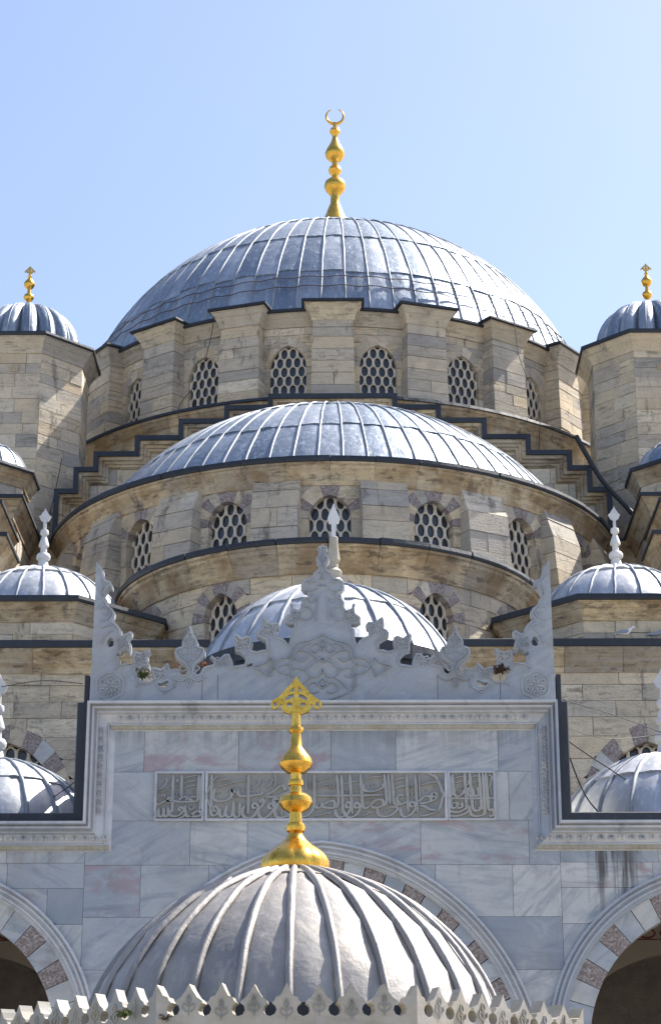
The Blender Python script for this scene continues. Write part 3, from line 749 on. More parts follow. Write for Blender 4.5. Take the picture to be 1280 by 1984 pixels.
def stone_finial(cx, cy, z0, k, label, group, mat='marble_finial'):
    t = thing('stone_finial', label, 'finial', (cx, cy, z0), group)
    p = [(.215, -.12), (.205, 0), (.15, .12), (.115, .28), (.105, .32), (.15, .335), (.172, .38), (.172, .43), (.14, .485), (.08, .50), (.078, .66), (.125, .68), (.118, .74), (.055, .94), (.06, .95), (.098, .98), (.104, 1.03), (.092, 1.09), (.045, 1.11)]
    v, f = lathe([(r * k, z * k) for r, z in p], cx, cy, z0, 20); mesh('shaft', v, f, mat, t, smooth=True, sharp=40)
    leaf = [(-.035, 1.05), (.035, 1.05), (.035, 1.30), (.09, 1.33), (.115, 1.38), (.145, 1.44), (.10, 1.47), (.065, 1.54), (.03, 1.58), (0, 1.66), (-.03, 1.58), (-.065, 1.54), (-.10, 1.47), (-.145, 1.44), (-.115, 1.38), (-.09, 1.33), (-.035, 1.30)]
    v, f = prism([(u * k, z0 + z * k) for u, z in leaf], plane_map(cx, cy), .03 * k, -.03 * k); mesh('leaf_tip', v, f, mat, t)
    return t
corner_dome(-1, 'left'); corner_dome(1, 'right')

# ================================================================== PORTICO
FY = 38.0
fm = plane_map(0, FY)
XP, ZS, ZP = 4.14, 9.90, 11.88          # half width of the raised portal, top of the side walls, top of the portal
t = thing('portico_facade', 'veined grey marble courtyard facade with a raised portal and arches', 'facade', (0, FY, 0))
CA = dict(c=0, W=3.76, s=.42, zs=5.26); SA = [dict(c=x, W=2.93, s=.10, zs=5.95) for x in (-6.75, 6.75)]
zc = [4.2, 5.26, 6.3, 7.22, 8.12, 9.02, 9.42]
wall(t, fm, -XP + .02, XP - .02, [5.26, 6.3, 7.22, 8.12, 9.02, 9.80, 10.67, 11.45], 1.45, 'marble', [CA], .5, .006, 1201, .004, 'marble_block', .1)
for sd in (-1, 1):
    a, b = sorted((sd * (XP - .02), sd * 11.2))
    wall(t, fm, a, b, [5.95, 6.62, 7.3, 8.0, 8.62, 9.06, 9.48], 1.3, 'marble', [SA[0 if sd < 0 else 1]], .5, .006, 1210 + sd, .004, 'marble_block', .1)
for i, (o, n) in enumerate([(CA, 15), (SA[0], 11), (SA[1], 11)]):
    W = o['W']
    v, f = sweep_ring(o, [(W + .01, -.3), (W + .01, .11), (W - .03, .12), (W - .045, .05), (W - .06, .05), (W - .075, .09), (W - .11, .09), (W - .125, .03), (W - .145, .03), (W - .16, .06), (W - .20, .05), (W - .215, 0), (W - .245, 0), (W - .25, -.03), (W - .27, -.03), (W - .27, -.3)], fm, 26)
    mesh('archivolt', v, f, 'marble_carved', t)
    voussoirs(t, fm, o, W - .70, W - .268, n, ['breccia', 'marble', 'voussoir_white', 'breccia', 'marble'] if i else ['breccia', 'marble'], -.06, .45, seed=20 + i, proud=.006)
# columns that carry the arches
for x in (-9.72, -3.79, 3.79, 9.72):
    v, f = lathe([(.42, 0), (.42, .25), (.33, .4), (.30, 4.6), (.34, 4.7), (.30, 4.8), (.52, 5.3), (.55, 5.6)], x, FY + .25, 0, 24); mesh('column', v, f, 'marble_carved', t, smooth=True, sharp=40)
    MB().box(x - .34, x + .34, FY + .012, FY + .5, 5.6, 6.2).build('impost', 'marble_carved', t)
# backs of the walls and the porch roof
MB().box(-XP, XP, FY + .5, FY + .9, 9.45, ZP - .05).box(-XP, -XP + .4, FY + .5, 44, 10, ZP - .05).box(XP - .4, XP, FY + .5, 44, 10, ZP - .05).build('portal_core', 'marble_carved', t)
MB().box(-11.2, -XP - .01, FY + .5, FY + .9, 8.96, 9.8).box(XP + .01, 11.2, FY + .5, FY + .9, 8.96, 9.8).build('wall_core', 'marble_carved', t)
# moulded frame that follows the stepped top
pth = [(-11.2, ZS - .17), (-XP, ZS - .17), (-XP, ZP), (XP, ZP), (XP, ZS - .17), (11.2, ZS - .17)]
fprof = [(0, -.2), (0, .34), (.045, .34), (.055, .22), (.075, .22), (.085, .28), (.115, .28), (.13, .17), (.155, .17), (.165, .21), (.18, .21), (.195, .115), (.345, .06), (.36, .09), (.375, .09), (.385, .04), (.455, .012), (.47, 0), (.47, -.2)]
for v, f in sweep_v(pth, fprof, fm): mesh('moulded_frame', v, f, 'marble_carved', t)
# lower dirty band of the frieze and the carved leaves
for (a, b) in ((pth[0], pth[1]), (pth[2], pth[3]), (pth[4], pth[5])):
    x0 = a[0] + (.40 if a[0] == -XP else 0); x1 = b[0] - (.40 if b[0] == XP else 0)
    if a[0] == XP: x0 -= .44
    if b[0] == -XP: x1 += .44
    z = a[1]
    v, f = prism([(x0, z - .452), (x1, z - .452), (x1, z - .378), (x0, z - .378)], lambda u, zz, d: fm(u, zz, d + .085 + (zz - z + .378) * .55), 0, -.12); mesh('frieze_band', v, f, 'marble_old', t)
    b_ = MB(); n = int((x1 - x0) / .115)
    for k in range(n):
        u = x0 + (k + .5) * (x1 - x0) / n; q = .05
        b_.add([fm(u - q, z - .445, .048), fm(u, z - .385, .088), fm(u + q, z - .445, .048), fm(u, z - .43, .075)], [(0, 3, 1), (3, 2, 1), (0, 2, 3)])
    b_.build('leaf_row', 'marble_old', t)
def palmette_geo():
    v = []; f = []
    for ang, L in ((0, .075), (58, .088), (-58, .088), (118, .08), (-118, .08)):
        a = R_(ang); dx, dz = math.sin(a), math.cos(a); px, pz = dz, -dx; k = len(v)
        v += [(0, -.004, -.0), (dx * L * .5 + px * .024, 0, dz * L * .5 + pz * .024), (dx * L, -.002, dz * L), (dx * L * .5 - px * .024, 0, dz * L * .5 - pz * .024), (dx * L * .45, -.05, dz * L * .45)]
        f += [(k, k + 1, k + 4), (k + 1, k + 2, k + 4), (k + 2, k + 3, k + 4), (k + 3, k, k + 4)]
    return v, f
pv, pf = palmette_geo(); pme = bpy.data.meshes.new('palmette'); pme.from_pydata(pv, [], [tuple(reversed(q)) for q in pf]); pme.materials.append(M['marble_carved'])
def palm(u, z, rot=0):
    p = bpy.data.objects.new('palmette', pme); COL.objects.link(p); p.parent = t; p.location = (u, -.105 if rot == 0 else -.125, z); p.rotation_euler = (R_(-24) if rot == 0 else 0, rot, 0)
n = 46
for k in range(n): palm(-XP + .5 + (k + .5) * (2 * XP - 1) / n, ZP - .262)
for sd in (-1, 1):
    for k in range(20): palm(sd * (XP - .38 + k * .178), ZS - .17 - .262)
    for k in range(10): palm(sd * (XP - .262), ZS + .05 + k * .16, sd * R_(90))
# dark lead along the stepped top and the portal flanks
for sd in (-1, 1):
    lp = [(-11.2, ZS - .17), (-XP - .012, ZS - .17), (-XP - .012, ZP + .02)]
    if sd > 0: lp = [(-x, z) for x, z in reversed(lp)]
    for v, f in sweep_v(lp, [(-.19, -1.6), (-.19, .10), (-.17, .13), (-.002, .13), (-.002, -.3)], fm): mesh('lead_flashing', v, f, 'lead_dark', t)
    MB().box(*sorted((sd * XP * 1.0 + sd * .02, sd * (XP + .10))), FY - .02, FY + 5.5, ZP + .03, ZP + .55).build('lead_flashing', 'lead_dark', t)
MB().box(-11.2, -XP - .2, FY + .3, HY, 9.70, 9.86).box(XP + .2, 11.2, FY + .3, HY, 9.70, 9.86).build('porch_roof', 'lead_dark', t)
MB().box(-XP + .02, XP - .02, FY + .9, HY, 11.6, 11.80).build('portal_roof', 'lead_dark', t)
# inside of the porch: vault band, blind arch and back wall
bm_ = plane_map(0, 43.9)
for sd in (-1, 1):
    a, b = sorted((sd * 3.9, sd * 11.2))
    wall(t, bm_, a, b, [5.0, 9.7], 20, 'cream', [dict(c=sd * 6.75, W=2.5, s=.3, zs=5.6)], .3, 0, 5, 0, 'porch_spandrel', .12)
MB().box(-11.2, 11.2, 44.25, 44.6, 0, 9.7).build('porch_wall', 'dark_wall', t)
MB().box(-11.2, 11.2, FY + .5, 44.3, 9.5, 9.69).build('porch_ceiling', 'cream', t)
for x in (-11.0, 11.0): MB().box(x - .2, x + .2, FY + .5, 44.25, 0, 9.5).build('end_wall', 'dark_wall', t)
for x in (-10, -3.8, 3.8, 10): MB().box(x - .25, x + .25, FY + .5, 44.2, 7.6, 9.5).build('cross_wall', 'cream', t)
for sd in (-1, 1):
    b = MB()
    for k in range(5):
        u0 = sd * (5.5 + k * .42)
        b.tube([bm_(u0 + .16 * math.cos(j * PI / 5), 8.78 + .09 * math.sin(j * PI / 5), .012) for j in range(11)], .018, 4)
        b.tube([bm_(u0 - .2, 8.66, .012), bm_(u0 + .2, 8.66, .012)], .012, 4)
    b.build('painted_ornament', 'red_paint', t)

# inscription panels ----------------------------------------------------------
def smooth_pts(p, k=5):
    if len(p) < 3: return p
    out = []
    for i in range(len(p) - 1):
        a, b, c, d = p[max(i - 1, 0)], p[i], p[i + 1], p[min(i + 2, len(p) - 1)]
        for j in range(k):
            s = j / k
            out.append(tuple(.5 * (2 * b[q] + (c[q] - a[q]) * s + (2 * a[q] - 5 * b[q] + 4 * c[q] - d[q]) * s * s + (3 * b[q] - a[q] - 3 * c[q] + d[q]) * s ** 3) for q in (0, 1)))
    return out + [p[-1]]
def ribbon(B, pts, wd, d0, d1, mp=fm, taper=True, pen=False):
    p = smooth_pts(pts); n = len(p); k0 = len(B.v); B.jit = getattr(B, 'jit', 0) + 1; d1 += .0011 * (B.jit % 13) - .006; wd *= 1 + .0007 * (B.jit % 7)
    for i in range(n):
        a, b = p[max(i - 1, 0)], p[min(i + 1, n - 1)]; dx, dz = b[0] - a[0], b[1] - a[1]; l = math.hypot(dx, dz) or 1
        h = wd / 2 * (1 if not taper else min(1, .45 + min(i, n - 1 - i) * .3)) * (1 if not pen else .55 + .75 * abs(math.sin(math.atan2(dz, dx) - R_(20)))); nx, nz = -dz / l * h, dx / l * h
        x, z = p[i]
        for u, zz, d in ((x + nx, z + nz, d0), (x + nx * .7, z + nz * .7, d1), (x - nx * .7, z - nz * .7, d1), (x - nx, z - nz, d0)): B.v.append(mp(u, zz, d))
    for i in range(n - 1):
        for j in range(3): B.f.append((k0 + i * 4 + j, k0 + (i + 1) * 4 + j, k0 + (i + 1) * 4 + j + 1, k0 + i * 4 + j + 1))
    B.f.append((k0, k0 + 1, k0 + 2, k0 + 3)); q = k0 + (n - 1) * 4; B.f.append((q + 3, q + 2, q + 1, q))
def dot(B, u, z, r, d0, d1, mp=fm):
    k = len(B.v); B.v += [mp(u, z + r, d0), mp(u - r, z, d0), mp(u, z - r, d0), mp(u + r, z, d0), mp(u, z, d1)]
    B.f += [(k, k + 1, k + 4), (k + 1, k + 2, k + 4), (k + 2, k + 3, k + 4), (k + 3, k, k + 4)]
def sheet_pt(ox, oy, s):
    """drawing sheet of the inscription -> metres on the wall"""
    return lambda x, y: ((ox + x / s - 620) * .009077, 10.655 - (oy + y / s - 1497) * .00923)
A = sheet_pt(295, 1490, 7.53); Bq = sheet_pt(450, 1490, 7.53); Cq = sheet_pt(590, 1490, 7.53); Dq = sheet_pt(720, 1490, 7.53); Eq = sheet_pt(850, 1490, 11.64)
LET = {'l': [
 (A, [[(278,95),(275,350),(275,500),(268,640)], [(403,95),(400,250),(402,410)], [(652,95),(645,300),(640,440),(610,480),(560,470),(520,430),(560,410),(615,412)], [(692,95),(686,300),(682,520),(668,600)],
  [(610,480),(500,482),(400,485),(300,475),(240,495),(205,480),(215,430),(250,430),(252,480),(180,470),(120,500),(60,522),(30,500),(40,465)], [(370,460),(400,430),(450,410),(485,430),(465,462)],
  [(40,600),(28,680),(60,690),(75,650),(75,575)], [(75,650),(95,692),(130,690),(150,640),(150,570)], [(150,660),(180,697),(213,670),(215,560)], [(240,600),(235,660),(280,690),(350,690),(410,650),(425,590),(400,560),(372,582),(392,612),(425,600)],
  [(370,722),(430,700),(470,650),(455,600),(465,540)], [(470,650),(500,697),(560,680),(600,640),(660,620),(695,650),(670,690),(600,697),(540,690)]]),
 (A, [[(160,160),(180,150),(190,180),(170,220),(120,280),(60,310)], [(430,140),(520,115),(615,100)], [(430,215),(520,185),(615,170)], [(430,285),(520,255),(615,240)], [(290,270),(380,250)], [(60,345),(210,320)], [(510,560),(545,602),(590,560)], [(320,360),(358,355)], [(340,358),(338,400)], [(125,420),(120,390),(145,385),(160,410),(140,428)], [(325,190),(330,165),(355,170),(350,192),(328,192)]]),
 (A, [(455,330), (570,320), (565,345), (235,290), (540,550), (310,545)])],
 'c': [
 (A, [[(840,90),(838,300),(835,560),(842,660),(880,685),(930,650),(932,580),(895,545),(865,572),(878,612),(928,610)], [(960,580),(960,660),(990,702),(1030,680),(1050,600),(1065,530)], [(1040,650),(1080,702),(1130,690),(1155,620),(1160,480)], [(1155,650),(1190,707),(1240,690),(1255,620),(1250,490)],
  [(895,290),(865,370),(870,440),(930,475),(1030,470),(1110,430),(1135,360),(1125,300),(1150,338),(1175,345),(1208,305),(1225,370),(1270,402),(1370,402),(1490,385),(1555,378),(1570,340)]]),
 (A, [[(870,200),(980,165),(1110,150)], [(920,270),(1040,240),(1110,215),(1200,190),(1330,178)], [(945,110),(895,135),(862,185)], [(815,245),(795,320),(757,400),(790,465),(812,555)]]),
 (A, [(920,368), (965,360), (1170,418), (1195,418)]),
 (Bq, [[(208,90),(205,300),(208,500),(203,668)], [(345,335),(362,385)], [(150,540),(125,620),(140,690),(210,725),(290,690),(340,610),(342,540),(295,505),(268,545),(290,578),(340,562)],
  [(375,505),(400,450),(432,480),(410,540),(365,590),(360,660),(390,717),(450,717),(530,660),(575,590),(572,530),(530,510),(500,545),(520,582),(575,570)], [(635,480),(600,430),(566,470),(600,502),(635,470),(612,560),(590,630),(620,702),(680,712),(790,690)], [(595,70),(597,270)],
  [(740,325),(720,262),(690,250),(640,275),(560,340),(475,390),(500,412),(640,405),(800,330)], [(690,590),(692,690)], [(1045,85),(1048,330)], [(1160,85),(1165,400),(1160,540),(1130,620),(1060,690),(990,705)]]),
 (Bq, [[(350,160),(372,178),(340,240),(240,310)], [(540,148),(555,178),(520,230),(460,285)], [(685,110),(688,205)], [(1100,200),(1105,300)], [(440,600),(438,665)]]),
 (Bq, [(105,285), (150,298), (375,275), (455,485), (515,460)]),
 (Cq, [[(120,400),(600,400),(1110,392)], [(435,95),(455,300),(460,480),(440,555),(380,578),(270,570),(225,540)], [(500,95),(515,400),(525,665)], [(625,90),(640,350),(660,665)], [(780,90),(800,400),(812,550),(862,580),(920,540)], [(225,540),(330,480),(390,478),(412,530),(380,570)],
  [(105,520),(160,577),(215,552),(222,500)], [(565,530),(590,490),(632,520),(632,590),(590,660),(530,702),(460,707),(415,650),(420,590)], [(562,525),(585,572),(632,560)], [(692,540),(720,500),(767,540),(762,610),(700,690),(620,717),(560,680),(545,620)], [(690,535),(712,577),(765,560)],
  [(920,540),(1000,470),(1080,460),(1112,500),(1090,550),(990,577),(925,550)], [(825,235),(820,300),(870,335),(960,340),(1060,310),(1112,270),(1100,230)], [(1125,90),(1150,350),(1155,500),(1105,552)], [(1180,90),(1200,350),(1207,520)], [(1235,90),(1255,400),(1268,505),(1330,535),(1400,515)]]),
 (Cq, [[(140,185),(260,150),(375,130)], [(140,300),(240,250),(330,235)], [(530,235),(640,205),(760,185)], [(670,310),(770,290)], [(830,170),(950,130),(1090,122)], [(840,465),(960,440)], [(335,240),(345,290),(365,262),(372,292),(390,275),(397,235)], [(552,318),(608,316)], [(580,318),(580,368)], [(110,690),(250,670),(280,650),(340,655),(330,635)], [(800,700),(880,660),(900,645),(950,650),(940,632)]]),
 (Cq, [(930,250), (975,240)]),
 (Dq, [[(430,402),(370,390),(330,430),(340,490),(400,522),(465,485)], [(215,575),(270,560),(332,572),(320,620),(220,690),(120,702),(52,660),(45,575)], [(468,90),(480,350),(490,640)], [(597,90),(610,400),(622,650)], [(650,90),(660,430)], [(512,525),(540,490),(592,520),(592,590),(530,672),(440,707),(385,660),(375,570)], [(510,520),(530,560),(592,545)],
  [(640,495),(700,430),(780,408),(822,440),(800,488),(720,512),(645,512)], [(800,490),(880,455),(907,400),(880,358),(838,372),(838,410),(885,420)], [(652,550),(720,552),(800,600),(905,622),(780,680),(660,697)]]),
 (Dq, [[(285,180),(370,155),(445,145)], [(295,300),(380,270),(450,260)], [(680,250),(800,215),(930,195)], [(522,366),(575,360)], [(548,362),(548,412)], [(520,265),(542,278),(535,245)], [(760,65),(830,95),(895,130),(930,200),(960,260),(985,340),(1010,385),(985,440),(970,510),(940,590),(910,632)]]),
 (Dq, [(750,325), (870,270), (130,620), (175,605)])],
 'r': [
 (Eq, [[(125,120),(125,400),(125,600)], [(170,120),(185,400),(190,600),(200,830),(235,897),(320,880),(330,825)], [(240,120),(255,400),(240,590),(150,640)], [(515,110),(530,400),(545,850),(480,940),(330,992),(170,962),(150,890)], [(635,110),(650,400),(670,700),(680,860),(705,935),(780,962),(840,930),(850,870)], [(845,110),(860,400),(875,700),(885,850),(900,935)],
  [(925,100),(945,500),(955,800),(950,1000),(880,1062),(740,1082),(640,1030),(630,930)], [(990,110),(1010,400),(1025,700),(1035,960)], [(110,685),(600,685),(1160,680)], [(1055,975),(1100,930),(1152,970),(1150,1040),(1100,1082),(1050,1060)], [(290,450),(270,560),(330,642),(420,620),(490,540),(520,480)], [(600,440),(580,590),(630,627),(700,610),(690,450)], [(700,600),(745,627),(810,622),(832,540),(800,430)],
  [(240,800),(320,780),(360,820),(320,872)], [(440,770),(452,860),(400,892),(330,882)], [(170,1070),(300,1082),(450,1050),(570,980),(612,900),(580,845)]]),
 (Eq, [[(1040,170),(1100,170),(1132,230),(1100,320),(1070,440)], [(1080,480),(1115,620)], [(280,235),(380,205),(480,190)], [(280,340),(380,310),(480,295)], [(660,210),(740,185),(810,180)], [(715,300),(730,350),(755,312),(770,350),(792,300)], [(740,770),(752,860)], [(590,285),(605,330),(560,400)], [(430,470),(490,420)]]),
 (Eq, [(340,540), (375,540), (1070,820), (1105,820), (820,760)])]}
for key, x0, x1, lab in (('l', -2.93, -2.08, 'square panel of raised script at the far left of the inscription'), ('c', -2.04, 2.17, 'long middle panel of raised script'), ('r', 2.20, 3.02, 'square panel of raised script at the right of the inscription')):
    z0, z1 = 9.80, 10.665
    v, f = prism([(x0, z0), (x1, z0), (x1, z1), (x0, z1)], fm, .012, -.05); pn = mesh('inscription_panel', v, f, 'marble_panel', t); pn['label'] = lab
    fr = MB()
    for q in sweep_v([(x0, z0), (x0, z1), (x1, z1), (x1, z0), (x0, z0)], [(-.012, -.02), (-.012, .05), (.012, .058), (.03, .052), (.034, .012)], fm): fr.add(*q)
    fr.build('panel_frame', 'marble_carved', pn)
    L = MB(); rows = LET[key]
    for i, (S, items) in enumerate(rows):
        if isinstance(items[0], tuple):
            for x, y in items: dot(L, *S(x, y), .026, .012, .045)
        else:
            thick = len(items[0]) >= 3 and any(len(q) > 6 for q in items)
            for st in items: ribbon(L, [S(x, y) for x, y in st], .056 if thick else .030, .012, .055, pen=True)
    L.build('raised_script', 'marble_script', pn)

# crest above the portal ------------------------------------------------------
def cq(px, py):
    return ((px - 621) * (.00918 + (1368 - py) * 7.3e-7), 11.885 + (1368 - py) * .00967)
def s6(*p): return [(170 + x / 5.565, 1060 + y / 5.565) for x, y in p]
def s7(*p): return [(380 + x / 4.923, 1180 + y / 4.923) for x, y in p]
def s8(*p): return [(500 + x / 5.333, 1040 + y / 5.333) for x, y in p]
half = s6((0,1710),(20,1300),(45,830),(70,170),(110,215),(148,265),(155,320),(180,375),(225,388),(247,430),(250,475),(215,455),(180,495),(160,540),(165,575),(190,610),(205,660),(250,690),(277,735),(265,785),(245,812),(290,850),(325,890),(345,925),(352,972),
  (400,955),(435,930),(465,945),(455,985),(425,1020),(445,1060),(452,1130),(440,1175),(410,1162),(395,1132),(355,1145),(345,1180),(300,1172),(297,1195),(325,1220),(332,1290),(400,1275),(440,1298),(472,1280),(460,1230),(468,1195),(460,1160),(490,1140),(540,1162),(600,1150),(648,1120),(664,1160),(632,1188),(630,1240),(650,1290),(652,1345),(632,1345),(610,1320),(575,1320),(545,1345),(505,1322),(500,1360),(530,1400),(540,1460),(600,1482),(650,1475),(688,1450),
  (680,1410),(660,1350),(670,1322),(720,1320),(770,1337),(830,1285),(850,1275),(858,1310),(878,1345),(930,1335),(975,1345),(985,1385),(1005,1400),(1040,1395),(1052,1350),(1020,1290),(960,1250),(922,1205),(915,1160),(940,1112),(995,1095),(995,1050),(1020,1000),(1060,950),(1066,890),(1080,868),(1100,890),(1110,950),(1150,1005),(1172,1055),(1172,1095),(1225,1107),(1250,1150),(1245,1200),(1210,1250),(1160,1285),(1138,1330),(1142,1385),(1170,1398),(1195,1380),(1210,1345))
half += s7((60,572),(105,560),(150,548),(138,505),(112,490),(130,465),(162,490),(200,500),(250,455),(300,450),(312,480),(332,520),(338,566),(380,560),(440,550),(452,520),(440,478),(400,440),(352,425),(352,330),(336,290),(342,255),(380,270),(420,300),(470,280),(508,293),(520,330),(512,370),(498,402),(520,418),(560,428),(608,415),(648,412),(645,350),(640,335),(605,312),(560,290),(551,260),(570,225),(600,215),(596,170),(610,95),(650,120),(690,155),(750,148),(776,180),(770,212),(750,222),(752,285),(800,300),(838,330),(860,362),(872,330),(880,262))
half += s8((320,985),(345,965),(345,935),(300,937),(255,910),(255,860),(310,820),(320,760),(308,720),(332,728),(345,770),(400,790),(432,742),(420,720),(430,690),(460,650),(490,648),(490,600),(450,590),(420,550),(430,490),(470,460),(530,450),(550,400),(597,360),(605,310),(582,280),(575,240),(600,200),(610,150),(590,140),(600,115),(630,110))
halfm = [cq(*p) for p in half]
apex = cq(*s8((640, 90))[0])
outline = halfm + [(0.0, apex[1])] + [(-u, z) for u, z in reversed(halfm)]
holeL = [cq(*p) for p in s6((222,1000),(190,1045),(190,1095),(225,1105),(258,1090),(262,1040),(250,1010))]
holes = [holeL, [(-u, z) for u, z in reversed(holeL)]]
h2 = [cq(*p) for p in s6((735,1490),(760,1530),(810,1540),(850,1515),(858,1480),(840,1465),(800,1480),(770,1495))]
holes += [h2, [(-u, z) for u, z in reversed(h2)]]
def slab(loops, mp, d0, d1):
    """polygon with holes extruded between two depths; first loop clockwise in (u,z)"""
    vs = [[Vector((u, z, 0)) for u, z in lp] for lp in loops]; tri = tessellate_polygon(vs)
    flatl = [p for lp in loops for p in lp]; n = len(flatl)
    v = [mp(u, z, d0) for u, z in flatl] + [mp(u, z, d1) for u, z in flatl]; f = []
    for a, b, c in tri:
        A_, B_, C_ = flatl[a], flatl[b], flatl[c]; ar = (B_[0] - A_[0]) * (C_[1] - A_[1]) - (C_[0] - A_[0]) * (B_[1] - A_[1])
        if ar < 0: a, c = c, a
        f.append((a, b, c)); f.append((n + c, n + b, n + a))
    k = 0
    for lp in loops:
        m = len(lp)
        for i in range(m): f.append((k + i, k + (i + 1) % m, n + k + (i + 1) % m, n + k + i))
        k += m
    return v, f
t = thing('portal_crest', 'carved white marble crest with palmettes, pierced edge and pointed horns above the portal', 'crest', (0, FY, 11.9))
cm = plane_map(0, FY)
v, f = slab([outline] + holes, cm, .06, -.14); o = mesh('crest_slab', v, f, 'marble_crest', t)
bm = bmesh.new(); bm.from_mesh(o.data); bmesh.ops.recalc_face_normals(bm, faces=bm.faces); bm.to_mesh(o.data); bm.free()
def relief(name, lines, wd=.022, d0=.05, d1=.09, parent=None, mat='marble_crest', mp=cm):
    B = MB()
    for l in lines: ribbon(B, l, wd, d0, d1, mp, True)
    return B.build(name, mat, parent or t)
# raised rim that follows the pierced edge
n = len(outline); rim = []
for i in range(n):
    a, b, c = outline[i - 1], outline[i], outline[(i + 1) % n]
    dx, dz = c[0] - a[0], c[1] - a[1]; l = math.hypot(dx, dz) or 1; rim.append((b[0] + dz / l * .035, b[1] - dx / l * .035))
rl = rim[4:len(halfm)]
for sd in (1, -1):
    relief('raised_rim', [[(sd * u, z) for u, z in rl[i:i + 13]] for i in range(0, len(rl) - 6, 12)], .018)
# four-petal flowers at the steps, veins in the fleurons, rosettes and the central medallion
def circ(cx, cz, r, a0=0, a1=360, n=12): return [(cx + r * math.cos(R_(a0 + (a1 - a0) * i / n)), cz + r * math.sin(R_(a0 + (a1 - a0) * i / n))) for i in range(n + 1)]
flw = [s6((350,1065))[0], s6((555,1215))[0], s6((765,1390))[0], s7((225,530))[0], s7((425,350))[0], s7((670,230))[0], s8((375,850))[0]]
for px in flw:
    u, z = cq(*px)
    for sd in (1, -1):
        L = []
        for k in range(4):
            a = R_(45 + 90 * k + 8); ca, sa = math.cos(a), math.sin(a)
            P = lambda x, y: (sd * u + x * ca - y * sa, z + x * sa + y * ca)
            L.append([P(.012, 0), P(.07, .035), P(.125, .0), P(.07, -.035), P(.012, 0)])
        L.append(circ(sd * u, z, .018, n=6)); relief('carved_flower', L, .018)
for sd in (1, -1):
    u, z = cq(*s6((1082, 1150))[0]); u *= sd
    L = [[(u, z - .28), (u, z + .02), (u, z + .22)], circ(u - .11, z + .02, .075, 20, 330), circ(u + .11, z + .02, .075, 160, -150), circ(u, z + .22, .06, -90, 270), [(u - .02, z - .2), (u - .12, z - .12), (u - .2, z + .02)], [(u + .02, z - .2), (u + .12, z - .12), (u + .2, z + .02)],
         [(u - .02, z - .32), (u - .12, z - .38), (u - .18, z - .31), (u - .12, z - .27)], [(u + .02, z - .32), (u + .12, z - .38), (u + .18, z - .31), (u + .12, z - .27)], [(u - .32, z - .48), (u - .16, z - .56), (u, z - .50), (u + .16, z - .56), (u + .32, z - .48)], [(u - .06, z - .52), (u, z - .68), (u + .06, z - .52)]]
    relief('carved_fleuron', L, .02)
    # rosette
    cx, cz = cq(*s6((222, 1525))[0]); cx *= sd; rs = MB()
    ribbon(rs, [(cx + (.235 + .022 * abs(math.sin(3 * R_(a)))) * math.cos(R_(a)), cz + (.235 + .022 * abs(math.sin(3 * R_(a)))) * math.sin(R_(a))) for a in range(0, 361, 10)], .026, .05, .09, cm, False)
    for k in range(6):
        a = R_(60 * k + 30)
        ribbon(rs, [(cx + r * math.cos(a + w_), cz + r * math.sin(a + w_)) for r, w_ in ((.03, 0), (.10, .32), (.17, .22), (.19, -.1), (.14, -.25), (.11, -.05), (.14, .08))], .02, .05, .088, cm)
        ribbon(rs, [(cx + r * math.cos(a + w_), cz + r * math.sin(a + w_)) for r, w_ in ((.06, .5), (.14, .52), (.20, .52))], .02, .05, .085, cm)
    dot(rs, cx, cz, .04, .06, .10, cm); r_ = rs.build('rosette', 'marble_crest', t)
def medallion():
    B = MB(); cx, cz = cq(621, 1298)
    def mir(p, w_=.022):
        for sd in (1, -1): ribbon(B, [(sd * (x), z) for x, z in p], w_, .05, .10, cm)
    P = lambda x, y: cq(470 + x / 4, 1040 + y / 4)        # drawn on the same sheet as the crest
    for q in ([(600,780),(640,800),(720,830),(800,850),(850,900),(865,970)], [(870,960),(940,970),(985,1020),(930,1075),(865,1090)], [(865,1090),(860,1170),(800,1230),(700,1270),(610,1292)], [(985,1020),(1010,960),(1050,1000),(1140,1030),(1080,1060),(1020,1105),(1010,1060),(985,1020)], [(610,960),(680,1000),(740,1060),(690,1110),(640,1100),(610,1040)], [(610,1000),(700,930),(790,900),(830,950),(780,990),(730,960)],
              [(610,880),(660,850),(700,880),(670,920),(640,900)], [(610,820),(640,860),(610,920)], [(740,1060),(800,1040),(850,1060),(830,1110),(780,1100)], [(610,1180),(680,1150),(730,1190),(690,1230),(640,1220)], [(610,1120),(650,1160),(610,1200)], [(690,1110),(760,1150),(800,1200)], [(790,900),(750,860),(700,850)], [(870,1010),(920,1020),(950,1030)], [(830,950),(860,1010),(850,1060)]):
        mir([(P(x, y)[0] - P(610, y)[0], P(x, y)[1]) for x, y in q])
    return B.build('arabesque_medallion', 'marble_crest', t)
medallion()
c8 = lambda x, y: cq(*s8((x, y))[0])
